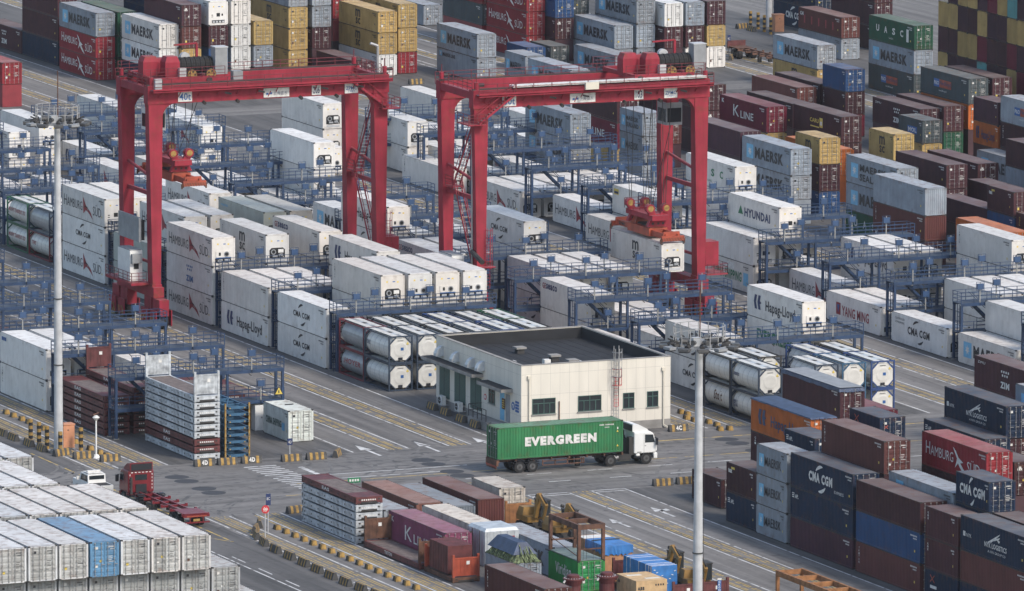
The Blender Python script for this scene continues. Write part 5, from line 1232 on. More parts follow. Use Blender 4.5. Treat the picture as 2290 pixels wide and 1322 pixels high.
# ---------------- flat racks ----------------
def flat_rack(label, x, y, z, m, L=L40, h=.6, up=(0, 0), eh=2.2, group=None, txt=None, em=None):
    t = thing('flat_rack', label, 'flat rack', (x, y, z), 0, group); em = em or m; h -= .07
    b = MB(m, 'planks', 'dark'); b.box(0, .16, .15, L-.15, .05, h-.04, m); b.box(W-.16, W, .15, L-.15, .05, h-.04, m); b.box(.16, W-.16, .2, L-.2, h-.16, h-.06, 'planks')
    for i in range(int(L/.6)): b.box(.17, W-.17, .3+i*.6, .33+i*.6, h-.06, h-.052, 'dark')
    for yy in (0, L-.3):
        b.box(0, W, yy, yy+.3, .06, h-.02, m)
        for xx in (-.005, W-.185): b.box(xx, xx+.19, yy-.005, yy+.305, 0, .14, m); b.box(xx, xx+.19, yy-.005, yy+.305, h-.13, h, m)
        b.box(.5, W-.5, yy-.012, yy+.312, .02, .2, 'dark'); b.box(.25, .42, yy-.012, yy+.312, h*.5, h*.72, 'dark'); b.box(W-.42, W-.25, yy-.012, yy+.312, h*.5, h*.72, 'dark')
    for i in range(int(L/1.5)):
        for xx in (-.012, W): b.box(xx, xx+.012, .9+i*1.5, 1.05+i*1.5, h*.4, h*.62, 'dark')
    b.obj('platform', t)
    for s, yy in ((0, .02), (1, L-.22)):
        b = MB(em, 'wtext')
        if up[s]:
            for xx in (0, W-.2): b.box(xx, xx+.2, yy, yy+.2, h, h+eh, em)
            b.box(.2, W-.2, yy+.04, yy+.14, h+.1, h+eh-.25, em); b.box(.2, W-.2, yy, yy+.18, h+eh-.38, h+eh-.25, em)
            for i in range(6): b.box(.4+i*.33, .46+i*.33, yy+.02, yy+.04, h+.15, h+eh-.4, em)
            b.quad((1.25, yy-.004+.02, h+eh*.55), (.3, 0, 0), (0, 0, .3), 'wtext')
        else:
            a, c = (.3, 2.5) if s == 0 else (L-2.5, L-.3)
            for xx in (.0, W-.2): b.box(xx-.006, xx+.206, a, c, h-.22, h-.03, em)
            b.box(.2, W-.2, a, c, h-.15, h-.04, em)
            for i in range(7): b.quad((.5+i*.2, -.02 if s == 0 else L+.02, h*.45), (.13, 0, 0), (0, 0, .12), 'wtext')
        b.obj('end_wall', t)
    if txt: b = MB('wtext'); b.text(txt, (-.02, L*.62, .16), (0, -1.6, 0), (0, 0, .3), 'wtext', .03); b.obj('lettering', t)
    return t
def rack_stack(x, y, cols, desc, h, top_up=(0, 0), eh=2.2, L=L40):
    n = len(cols); o9 = ['bottom', 'second', 'third', 'fourth', 'fifth', 'sixth', 'seventh', 'eighth', 'ninth', 'tenth']
    for i, m in enumerate(cols):
        nmn = {'fwhite': 'white', 'fbrown': 'brown', 'rusty': 'rusty'}[m]
        flat_rack(f"{nmn} folded flat rack, {'topmost' if i == n-1 else o9[i]+(' from bottom' if i else '')} in the {desc}", x, y, .02+i*h, m, L, h, top_up if i == n-1 else (0, 0), eh, 'folded flat racks in stacks', 'EAS' if m == 'fbrown' else None)
rack_stack(-30.7, -48.9, ['fwhite', 'fbrown', 'fbrown']+['fwhite']*6, 'white stack by the striped blocks', .66, (1, 1), 2.15)
rack_stack(-33.3, -33.2, ['fbrown']*6, 'brown stack left of the white one', .62)
rack_stack(-30.45, -33.2, ['fbrown']*7, 'brown stack under the left walkway end', .62, (0, 1), 2.2)
rack_stack(-22.0, -33.2, ['fbrown']*5, 'brown stack under the right walkway end', .62)
rack_stack(-19.15, -33.2, ['fbrown']*4, 'brown stack rightmost under the walkway', .62)
rack_stack(-33.55, -93.4, ['fwhite']*5+['fbrown'], 'front stack beside the yellow kerb blocks', .68)
b = MB('fbrown'); b.box(.1, 2.34, .3, 2.4, 4.1, 4.42, 'fbrown'); b.box(.0, 2.438, 10.6, 11.9, 4.1, 4.4, 'fbrown')
flat_rack('brown flat rack with both end walls standing by kerb blocks', -33.4, -106.8, .02, 'fbrown', 12.0, .62, (1, 1), 2.1, None, 'TRITON', 'rusty')
fr = flat_rack('short rusty flat rack with bright orange near end wall', -33.2, -113.5, .02, 'rusty', L20, .5, (1, 1), 1.9, None, None, 'orange')
b = MB('fbrown', 'dark'); b.box(0, 2.2, 0, 3.9, 0, 2.35, 'fbrown')
for i in range(7): b.box(-.03, 0, .3+i*.55, .36+i*.55, .05, 2.3, 'fbrown'); b.box(.0, 2.2, .3+i*.55, .36+i*.55, 2.35, 2.38, 'fbrown')
tag(b.obj('machinery_case', None, (-33.05, -112.1, .53)), 'dark red ribbed case on the flat rack with orange end wall', 'case')
def blue_frame(x, y, z, i):
    t = thing('steel_frame', f"flat blue steel bolster frame, {['bottom', 'second', 'third', 'fourth', 'fifth', 'sixth', 'seventh', 'topmost'][i]}{' from bottom' if 0 < i < 7 else ''} in the blue stack", 'frame', (x, y, z), 0, 'flat blue frames in the stack')
    b = MB('bsteel', 'dark')
    for xx in (.2, W-.36): b.box(xx, xx+.16, 0, 9.0, .1, .36, 'bsteel')
    for k in range(7): b.box(.1, W-.1, k*1.48, k*1.48+.16, .08, .32, 'bsteel')
    b.bar((.3, .3, .3), (2.1, 4.4, .3), .1, 'bsteel'); b.bar((2.1, .3, .3), (.3, 4.4, .3), .1, 'bsteel'); b.bar((.3, 4.6, .3), (2.1, 8.8, .3), .1, 'bsteel'); b.obj('frame', t)
    b = MB('yellow')
    for xx in (0, W-.14):
        for yy in (-.02, 8.9): b.box(xx, xx+.14, yy, yy+.14, .03, .61, 'yellow')
    for xx in (.45, 1.85): b.box(xx, xx+.12, -.03, -.0, .12, .22, 'yellow')
    b.obj('corner_post', t)
for i in range(8): blue_frame(-27.75, -48.8, .02+i*.62, i)

# ---------------- oversize cargo ----------------
o = container('J.-.d', -19.2, -42.9, .02, L20, 2.896, 'pale mint short container with faded lettering beside small sign', None)
b = MB('mblue'); b.text('CHINA SHIPPING', (-.015, 5.4, 1.1), (0, -3.7, 0), (0, 0, .65), 'wgreen', .03); b.quad((-.014, 1.6, .9), (0, -.7, 0), (0, 0, .7), 'mblue'); b.obj('lettering', o)
b = MB('dark'); b.box(1.0, 1.8, 3.2, 3.35, 2.9, 2.96, 'dark'); b.obj('roof_scrap', o)
o = container('X.-.d', -25.35, -121.4, .02, L20, 2.591, 'bright green short container with white lettering under rusty frame', None); o.color = (.035, .24, .06, 1)
b = MB('wtext'); b.text('Viridian', (-.015, 4.6, .95), (0, -3.2, 0), (0, 0, .95), 'wtext', .02); b.obj('lettering', o)
b = MB('gtarp'); b.box(.03, W-.03, .1, L20-.1, 2.6, 2.64, 'gtarp'); b.obj('roof_sheet', o)
def beam_frame(label, x, y, z, L, w, h, m, leg, cross):
    t = thing('steel_frame', label, 'frame', (x, y, z))
    for xx in (0, w-.26):
        for yy in (0, L-.26): b = MB(m); b.box(xx, xx+.26, yy, yy+.26, 0, h-.45, m); b.obj('post', t)
    b = MB(m)
    for xx in (0, w-.2): b.box(xx, xx+.2, 0, L, h-.45, h, m)
    for yy in [i*(L-.2)/cross for i in range(cross+1)]: b.box(.2, w-.2, yy, yy+.2, h-.43, h-.03, m)
    b.obj('top_beam', t); b = MB(m); b.bar((.1, L-.2, .8), (w-.1, L-.2, .8), .12, m); b.bar((.1, L-.3, 1.1), (.1, .3, .3), .05, m); b.bar((w-.1, .2, .9), (.1, .2, .9), .1, m); b.obj('brace', t)
    b = MB('dark')
    for xx in (.6, .9, 1.5): b.bar((xx, .3, .0), (xx, .3, h-.45), .02, 'dark')
    b.obj('chain', t)
    return t
beam_frame('rusty open steel frame standing on the bright green container', -25.35, -121.4, 2.67, 6.06, 2.44, 3.0, 'rusty', 3, 2)
M['orust'] = flat('orange_rust_steel', (.27, .12, .045), .8, 0, .4, 1.5)
beam_frame('orange rusty steel frame at the bottom edge right of mast', -13.9, -147.5, 0, 12.2, 2.44, 3.45, 'orust', 3, 4)
# wooden crates and wrapped loads
def tarp_sheet(b, x0, x1, y0, y1, z, drop, m, seed):
    r = random.Random(seed); n = 16
    pts = []
    per = [(x0+(x1-x0)*i/n, y0) for i in range(n)]+[(x1, y0+(y1-y0)*i/n) for i in range(n)]+[(x1-(x1-x0)*i/n, y1) for i in range(n)]+[(x0, y1-(y1-y0)*i/n) for i in range(n)]
    k = len(per); cx, cy = (x0+x1)/2, (y0+y1)/2
    vs = [(px, py, z) for px, py in per]+[(cx+(px-cx)*1.03+r.uniform(-.05, .05), cy+(py-cy)*1.02+r.uniform(-.05, .05), z-drop*r.uniform(.8, 1.15)) for px, py in per]
    b.add(vs+[(cx, cy, z+.06)], [(i, i+k, (i+1) % k+k, (i+1) % k) for i in range(k)]+[(i, (i+1) % k, 2*k) for i in range(k)], m)
t = thing('wooden_crate', 'tall orange plywood crate under a bright blue tarpaulin', 'crate', (-21.35, -118.0, .02))
b = MB('owood'); b.box(0, 2.45, 0, 6.0, 0, 2.95, 'owood')
for i in range(6): b.box(-.03, 0, i*1.18, i*1.18+.1, 0, 2.9, 'owood')
b.obj('box', t); b = MB('btarp'); tarp_sheet(b, -.05, 2.5, -.05, 4.0, 3.02, .75, 'btarp', 4); b.obj('tarpaulin', t)
b = MB('wtext', 'ink'); b.box(-.02, 2.46, 4.3, 5.6, 2.97, 3.0, 'wtext'); b.box(-.06, 2.5, 2.6, 2.9, 3.08, 3.1, 'ink'); b.obj('cover_sheet', t)
t = thing('wooden_crate', 'pale plywood crate with black lettering before blue wrapped load', 'crate', (-24.5, -131.2, .02))
b = MB('wood', 'planks'); b.box(0, 2.75, 0, 3.9, 0, 2.5, 'wood'); b.box(-.01, 2.76, -.01, 3.91, 2.5, 2.53, 'wood')
for x, y in ((.3, 2.4), (1.2, .7)): b.box(x, x+1.3, y, y+.5, 2.53, 2.55, 'cream')
b.obj('box', t)
b = MB('ink'); b.text('ABB', (.12, -.008, 1.75), (.62, 0, 0), (0, 0, .3), 'ink', .08); b.text('ABB', (-.008, 3.7, 1.9), (0, -.5, 0), (0, 0, .25), 'ink', .08)
for i in range(4): b.quad((1.7+i*.22, -.006, 2.05), (.12, 0, 0), (0, 0, .16), 'ink')
b.obj('lettering', t)
flat_rack('brown flat rack under the blue wrapped load', -21.85, -132.6, .02, 'fbrown', L40, .6, (1, 1), 2.0, None, None, 'fbrown')
t = thing('wrapped_load', 'long load wrapped in blue sheeting with white straps', 'wrapped load', (-20.8-.85, -128.0, .62)); b = MB('btarp'); b.taper((1.15, 2.9, 0, 2.3, 5.8), (1.15, 2.9, 2.42, 2.25, 5.7), 'btarp'); b.obj('sheeting', t)
b = MB('wtext')
for y in (.15, .6, 1.2, 2.6, 4.3, 5.0): b.box(-.02, .0, y, y+.06, 0, 2.42, 'wtext'); b.box(0, 2.3, y, y+.06, 2.42, 2.44, 'wtext')
r = random.Random(3)
for i in range(9): x = .15+i*.23; z = 2.1-1.5*(1-abs(x-1.15)/1.0)*r.uniform(.5, .9); b.bar((x, -.01, z), (x+.16, -.01, z+.08*r.uniform(-1, 1)), .02, 'wtext', .06)
b.obj('strap', t)
t = thing('wrapped_load', 'silver sheeted box with ridges beside the mauve container', 'wrapped load', (-27.75, -107.6, .02)); b = MB('silver'); b.box(0, 3.1, 0, 3.6, 0, 2.95, 'silver'); b.taper((1.55, 1.8, 2.95, 3.1, 3.6), (1.55, 1.8, 3.2, 2.7, 3.2), 'silver')
for i in range(5): b.box(-.04, 0, .2+i*.75, .26+i*.75, 0, 2.95, 'silver'); b.box(.2+i*.62, .26+i*.62, -.04, 0, 0, 2.95, 'silver')
b.obj('sheeting', t); b = MB('maroon', 'rusty'); b.quad((2.2, -.05, 2.3), (.5, 0, 0), (0, 0, .2), 'maroon'); b.bar((-.05, 1.0, 0), (-.05, 1.0, 2.9), .05, 'rusty'); b.bar((-.05, 2.6, 0), (-.05, 2.6, 2.9), .05, 'rusty'); b.obj('markings', t)
o = container('G.-.d', -30.6, -120.3, .02, L20, 2.591, 'grey open top container heaped with bundles under navy sheet', None)
t = thing('bundle_heap', 'heap of green canes under a navy sheet', 'bundle heap', (-30.6, -120.3, 2.62)); b = MB('straw'); r = random.Random(5)
for i in range(420):
    x = r.uniform(.1, 2.3); y = r.uniform(.1, 5.9); e = min(x, 2.4-x)/1.2; f = min(1, min(y, 6-y)/.9); hh = 1.4*min(1, e*1.5)*f+.1
    a = (x, y, hh*r.uniform(.5, .9)); side = -1 if x < 1.2 else 1
    if r.random() < .45: b.bar(a, (x+r.uniform(-.2, .2), max(-.1, y-r.uniform(.5, .9)) if y < 3 else min(6.1, y+.8), max(.0, a[2]-r.uniform(.4, .8))), .06, 'straw')
    else: b.bar(a, (min(2.5, max(-.06, x+side*r.uniform(.3, .7))), y+r.uniform(-.2, .2), max(0, a[2]-r.uniform(.4, .8))), .06, 'straw')
b.taper((1.2, 3.0, 0, 2.3, 5.8), (1.2, 3.0, 1.1, .9, 4.2), 'straw'); b.obj('canes', t)
b = MB('ntarp'); b.taper((1.2, 3.2, .6, 2.15, 5.4), (1.2, 3.2, 1.52, .8, 4.2), 'ntarp'); b.obj('sheet', t)
for x, lab in ((-28.75, 'dark red cowl ventilator, left one at the bottom edge'), (-25.75, 'dark red cowl ventilator, right one at the bottom edge')):
    t = thing('ship_ventilator', lab, 'ventilator', (x, -128.1, 0), 0, 'dark red ventilators at the bottom edge'); b = MB('fbrown'); b.cyl((0, 0, 0), (0, 0, .3), .95, 'fbrown', 20); b.cyl((0, 0, .3), (0, 0, 2.0), .68, 'fbrown', 20, .62); b.cyl((0, 0, 2.0), (0, 0, 2.5), .62, 'fbrown', 20, .82); b.cyl((0, 0, 2.62), (0, 0, 2.85), .52, 'fbrown', 20); b.cyl((0, 0, 2.85), (0, 0, 2.9), .5, 'fbrown', 20, .42); b.obj('duct', t)
    b = MB('fbrown', 'lgrey'); b.cyl((0, 0, 2.5), (0, 0, 2.62), .86, 'fbrown', 20)
    for i in range(20): a = i*math.pi/10; b.cyl((.72*math.cos(a), .72*math.sin(a), 2.62), (.72*math.cos(a), .72*math.sin(a), 2.68), .04, 'lgrey', 5)
    b.obj('flange', t); b = MB('wtext'); b.bar((-.95, -.2, 2.3), (-.75, -.2, 2.55), .12, 'wtext'); b.bar((.8, -.2, 2.35), (.95, -.2, 2.55), .1, 'fbrown'); b.obj('lug', t)
def excavator(label, x, y, z, rz):
    t = thing('excavator', label, 'excavator', (x, y, z), rz, 'small excavators on flat racks')
    for s in (-.85, .85):
        b = MB('black', 'dark'); b.prism([(-1.3, .0), (1.3, .0), (1.6, .25), (1.6, .5), (1.35, .7), (-1.35, .7), (-1.6, .5), (-1.6, .25)], 0, s-.22, s+.22, 'black')
        for i in range(5): b.cyl((s-.24, -1.1+i*.55, .3), (s+.24, -1.1+i*.55, .3), .16, 'dark', 8)
        b.obj('track', t)
    b = MB('exc', 'dark', 'ink'); b.box(-.6, .6, -1.0, 1.0, .35, .8, 'dark'); b.taper((0, -.4, .8, 2.0, 2.3), (0, -.4, 1.3, 2.05, 2.35), 'exc'); b.taper((0, -.9, 1.3, 2.0, 1.3), (0, -.85, 1.95, 1.7, 1.0), 'exc'); b.box(-.8, .8, -1.62, -1.56, .85, 1.2, 'dark')
    b.quad((-.7, -1.545, 1.4), (.25, 0, 0), (0, 0, .4), 'ink'); b.obj('house', t)
    b = MB('dark', 'glass'); b.box(-1.0, -.1, -.2, 1.1, 1.3, 2.6, 'glass')
    for xx in (-1.0, -.16):
        for yy in (-.2, 1.04): b.box(xx-.01, xx+.07, yy-.01, yy+.07, 1.3, 2.62, 'dark')
    b.box(-1.05, -.05, -.25, 1.15, 2.62, 2.72, 'dark'); b.obj('cab', t)
    b = MB('exc', 'dark'); b.bar((.3, .9, 1.3), (.3, 1.7, 3.35), .3, 'exc', .42); b.bar((.3, 1.7, 3.35), (.3, 3.2, 2.5), .28, 'exc', .36); b.bar((.05, .9, 1.2), (.05, 1.7, 2.4), .1, 'dark'); b.bar((.25, 2.0, 3.35), (.25, 3.2, 2.85), .1, 'dark'); b.obj('boom', t)
    b = MB('exc', 'dark'); b.bar((.25, 3.1, 2.75), (.25, 2.4, 1.2), .22, 'exc', .28); b.obj('arm', t)
    b = MB('dark'); b.prism([(2.0, .75), (2.6, .7), (2.75, 1.2), (2.3, 1.35)], 0, -.1, .6, 'dark'); b.obj('bucket', t)
    b = MB('dark'); b.bar((-.95, -1.3, 1.9), (-.95, -1.3, 2.6), .05, 'dark'); b.cyl((-.95, -1.32, 2.65), (-.7, -1.32, 2.7), .14, 'dark', 10); b.obj('mirror', t)
    return t
flat_rack('rusty flat rack with orange end wall carrying small excavators', -19.3, -104.4, .02, 'rusty', L40, .55, (0, 1), 2.1, None, None, 'orust')
flat_rack('brown flat rack with logo end wall carrying small excavators', -19.25, -132.6, .02, 'fbrown', L40, .6, (1, 0), 2.05, None, None, 'fbrown')
b = MB('lblue', 'wtext'); b.box(1.4, 1.72, -.02, .0, 1.0, 2.4, 'lblue'); b.box(1.38, 1.74, -.02, .0, 2.42, 2.56, 'wtext')
for i, ch in enumerate('CRONOS'): b.text(ch, (1.47, -.024, 2.17-i*.225), (.18, 0, 0), (0, 0, .17), 'wtext', .02)
tag(b.obj('logo_panel', None, (-19.25, -132.6, .02)), 'blue vertical logo panel on the brown flat rack end wall', 'panel')
excavator('small ochre excavator farthest from mast, against the orange end wall', -18.1, -95.9, .6, math.pi)
excavator('small ochre excavator behind the rusty frame on flat rack', -18.0, -101.4, .6, math.pi+.1)
excavator('small dark ochre excavator left of mast on brown flat rack', -18.1, -123.2, .65, math.pi)
excavator('small ochre excavator right behind the mast on brown flat rack', -18.0, -128.7, .65, math.pi-.08)
# tarpaulins over open top containers
for nmx, x, y, L, z, m, drop, sd in (('navy tarpaulin over the orange open top container', 8.4, -94.8, L40, 8.45, 'ntarp', .12, 2), ('navy tarpaulin over the brown open top container before tanks', 24.5, -67.0, L40, 5.85, 'ntarp', .3, 3), ('bright blue tarpaulin over grey container at right edge', 30.2, -96.8, L40, 5.85, 'btarp', .4, 4)):
    zz = max([o.location.z+2.9 for o in bpy.data.objects if o.parent is None and o.name.startswith('shipping') and abs(o.location.x-x) < .3 and abs(o.location.y-y) < .3]+[0])
    hs = max([o.dimensions.z for o in bpy.data.objects if o.parent is None and o.name.startswith('shipping') and abs(o.location.x-x) < .3 and abs(o.location.y-y) < .3]+[0])
    b = MB(m); tarp_sheet(b, -.03, W+.03, -.03, L+.03, 0, drop, m, sd); b.box(.06, W-.06, .1, L-.1, .075, .09, 'grey') if 'brown' in nmx else None; tag(b.obj('tarpaulin', None, (x, y, zz-2.9+hs+.03)), nmx, 'tarpaulin')

# ---------------- barriers, posts, signs ----------------
def barrier(label, x, y, rz, txt=None, L=1.9, group='striped concrete barriers'):
    t = thing('concrete_barrier', label, 'barrier', (x, y, .01), rz, group); b = MB('dconc', 'yellow')
    pr = [(-.26, 0), (.26, 0), (.26, .1), (.11, .62), (-.11, .62), (-.26, .1)]
    n = 7; e = [-L/2+L*i/n for i in range(n+1)]
    for i in range(n): b.prism(pr[::-1], 0, e[i]+.0, e[i+1], 'yellow' if (i % 2 == 1 and not (txt and 1 < i < 5)) else 'dconc')
    b.obj('block', t)
    if txt: b = MB('wtext'); b.text(txt, (-.28, -.27, .14), (.56, 0, 0), (0, .115, .4), 'wtext', .04); b.obj('lettering', t)
bars = [(-37.9, -82.3, 70), (-39.2, -84.6, 60), (-40.3, -87.6, 75), (-40.9, -90.8, 82), (-41.3, -94.4, 88), (-41.4, -97.8, 90), (-41.5, -101.2, 90), (-41.6, -104.4, 90), (-41.7, -107.6, 90), (-41.7, -110.8, 90), (-41.6, -113.9, 90), (-41.5, -117, 90)]
o12 = ORW
for i, (x, y, a) in enumerate(bars): barrier(f"yellow and black barrier in the lower left median, {['farthest', 'second farthest', 'third farthest', 'fourth farthest', 'fifth farthest', 'sixth farthest', 'sixth nearest', 'fifth nearest', 'fourth nearest', 'third nearest', 'second nearest', 'nearest'][i]}", x, y, R(a), '8-C' if i == 4 else None)
for x, y, a, lab, tx in ((-30.9, -51.7, 0, 'barrier lettered 4D before the white flat rack stack', '4D'), (-28.7, -51.8, 0, 'striped barrier between the two lettered 4D', None), (-26.4, -51.8, 0, 'barrier lettered 4D before the blue frames', '4D'),
    (-22.7, -52.2, 0, 'striped barrier left of two before the mint container', None), (-20.3, -52.2, 0, 'striped barrier right of two before the mint container', None), (-17.9, -51.3, 55, 'turned striped barrier right of the mint container', None), (-32.4, -77.1, 14, 'striped barrier left of the front flat rack stack', None),
    (-41.7, -29.3, 90, 'striped barrier at far left by bollards, farthest', None), (-41.7, -32.1, 90, 'striped barrier at far left by bollards, second', None), (-41.5, -35.6, 90, 'striped barrier left of the orange cabinet', None), (-41.4, -38.6, 88, 'striped barrier before the lamp mast foot', None), (-40.6, -41.6, 20, 'striped barrier before the orange cabinet', None), (-39.4, -43.8, 0, 'striped barrier left of the small white lamp', None), (-37.7, -46.1, 0, 'striped barrier right of the small white lamp', None),
    (16.1, -50.5, 0, 'barrier lettered 4C at the building corner', '4C'), (10.9, -50.4, 0, 'striped barrier behind the white truck cab', None), (2.7, -76.6, 0, 'striped barrier by the lone dark short container, left', None), (5.0, -76.5, 0, 'striped barrier by the lone dark short container, right', None),
    (.2, -30.6, 90, 'striped barrier along building side, farthest', None), (.1, -33.9, 90, 'striped barrier along building side, second farthest', None), (-.1, -38.0, 90, 'striped barrier along building side, second nearest', None), (-.2, -41.5, 90, 'striped barrier along building side, nearest', None),
    (91.6, 189.5, 0, 'striped barrier behind the cranes near top road', None), (150.6, 225, 20, 'far striped barrier by the bollards, left', None), (150.5, 222, 90, 'far striped barrier by the bollards, right', None), (136, 196.8, 60, 'far striped barrier before the empty trailer', None)):
    barrier(lab, x, y, R(a), tx)
def kerb(label, x, y):
    t = thing('kerb_block', label, 'kerb block', (x, y, .01), 0, 'small yellow topped kerb blocks'); b = MB('dconc', 'yellow'); b.taper((0, .19, 0, .48, .40), (0, .17, .40, .34, .34), 'dconc'); b.taper((0, -.21, 0, .48, .40), (0, -.17, .40, .34, .34), 'yellow'); b.obj('block', t)
o16 = ['farthest', 'second farthest', 'third farthest', 'fourth farthest', 'fifth farthest', 'sixth farthest', 'seventh farthest', 'eighth farthest', 'eighth nearest', 'seventh nearest', 'sixth nearest', 'fifth nearest', 'fourth nearest', 'third nearest', 'second nearest', 'nearest']
for i in range(16): kerb(f"small yellow topped kerb block in the front row, {o16[i]}", -37.05, -84.2-i*2.04)
for i, y in enumerate((-18.1, -20.0, -22.2, -24.0, -27.9, -35.9, -39.8, -42.2, -43.9)): kerb(f"small yellow topped kerb block at left by bollards, {o16[i]}", -37.2, y)
for i, (x, y) in enumerate(((20.5, -41.5), (20.5, -42.9), (19.6, -44.7), (19.7, -46.2), (20.5, -47.6), (20.5, -49.4), (19.8, -51.6), (20.7, -51.7))): kerb(f"small yellow topped kerb block right of building, {o16[i]}", x, y)
def bollard(label, x, y):
    t = thing('bollard', label, 'bollard', (x, y, 0), 0, 'black and yellow bollards'); b = MB('ink', 'yellow')
    for i in range(7): b.cyl((0, 0, i*.3), (0, 0, i*.3+.3), .2, 'yellow' if i % 2 == 0 else 'ink', 14)
    b.obj('post', t)
for i, (x, y) in enumerate(((-40.6, -33.6), (-40.5, -35.5), (-40.6, -37.8), (-40.6, -41.2))): bollard(f"banded bollard left of the orange cabinet, {['farthest', 'second farthest', 'second nearest', 'nearest'][i]}", x, y)
bollard('banded bollard right of the orange cabinet', -38.1, -39.8)
for i, (x, y) in enumerate(((151.8, 225.1), (152.1, 223.5), (151.6, 220.6), (151.3, 218.1))): bollard(f"far banded bollard by the upper right mast, {['farthest', 'second farthest', 'second nearest', 'nearest'][i]}", x, y)
for x, y, lab in ((-39.5, -38.6, 'salmon electric cabinet beside the left lamp mast'), (152.4, 219.2, 'far salmon electric cabinet beside the upper right mast')):
    t = thing('electric_cabinet', lab, 'cabinet', (x, y, 0)); b = MB('salmon', 'concrete'); b.box(0, 1.25, 0, 1.0, .1, 2.2, 'salmon'); b.box(-.06, 1.31, -.06, 1.06, 2.2, 2.28, 'salmon'); b.box(-.05, 1.3, -.05, 1.05, 0, .1, 'concrete'); b.obj('body', t); b = MB('salmon', 'dark'); b.box(.06, 1.19, -.03, 0, .16, 1.08, 'salmon'); b.box(.06, 1.19, -.03, 0, 1.12, 2.12, 'salmon'); b.box(.55, .7, -.04, -.03, 1.7, 1.78, 'dark'); b.obj('door', t)
t = thing('street_lamp', 'small white lamp post before the brown flat racks', 'lamp post', (-38.2, -43.9, 0)); b = MB('white', 'concrete'); b.cyl((0, 0, .25), (0, 0, 3.4), .09, 'white', 10, .07); b.cyl((0, 0, 0), (0, 0, .3), .4, 'white', 14, .2); b.obj('pole', t); b = MB('wtext', 'grey'); b.cyl((0, 0, 3.4), (0, 0, 3.65), .12, 'wtext', 14, .34); b.cyl((0, 0, 3.65), (0, 0, 3.85), .34, 'wtext', 14, .12); b.bar((-.3, 0, 3.9), (.35, .2, 4.05), .1, 'rusty'); b.obj('lamp_head', t)
def sign(label, x, y, h, kind):
    t = thing('road_sign', label, 'sign', (x, y, 0)); b = MB('lgrey'); b.cyl((0, 0, 0), (0, 0, h), .05, 'lgrey', 8); b.obj('pole', t)
    b = MB('red', 'wtext', 'navy', 'green')
    if kind == 'round': b.cyl((0, -.05, h), (0, -.08, h), .36, 'red', 22); b.text('停', (-.22, -.085, h-.2), (.44, 0, 0), (0, 0, .4), 'wtext', .02)
    elif kind == 'blue': b.box(-.22, .22, -.06, -.03, h-1.0, h, 'navy'); b.text('8C', (-.15, -.065, h-.55), (.3, 0, 0), (0, 0, .25), 'wtext', 0)
    elif kind == 'small': b.box(-.25, .25, -.06, -.03, h-.6, h, 'navy'); b.text('4D', (-.15, -.065, h-.45), (.3, 0, 0), (0, 0, .25), 'wtext', 0)
    else: b.box(-.6, .6, -.06, -.03, h-.45, h, 'green'); [b.quad((-.45+i*.25, -.065, h-.33), (.16, 0, 0), (0, 0, .2), 'wtext') for i in range(4)]
    b.obj('sign_face', t)
sign('round red sign on a pole at the lower left median', -39.8, -88.3, 2.6, 'round'); sign('tall blue sign on a pole at the lower left median', -38.6, -86.0, 3.5, 'blue'); sign('small dark sign before the mint container', -21.8, -49.6, 1.6, 'small'); sign('low green sign behind the front flat rack stack', -22.0, -65.1, .5, 'green')
sign('far blue sign right of the winch stack', 137.2, 200, 2.6, 'blue')
t = thing('warning_sign', 'yellow triangle warning sign on the left walkway corner', 'sign', (-17.2, -35.6, 3.2)); b = MB('ytext', 'ink'); b.add([(-.45, -.06, 0), (.45, -.06, 0), (0, -.06, .78)], [(0, 1, 2)], 'ink'); b.add([(-.36, -.065, .05), (.36, -.065, .05), (0, -.065, .68)], [(0, 1, 2)], 'ytext'); b.box(-.05, .05, -.07, -.068, .15, .45, 'ink'); b.box(-.08, .08, -.058, .05, .2, .4, 'dark'); b.obj('sign_face', t)

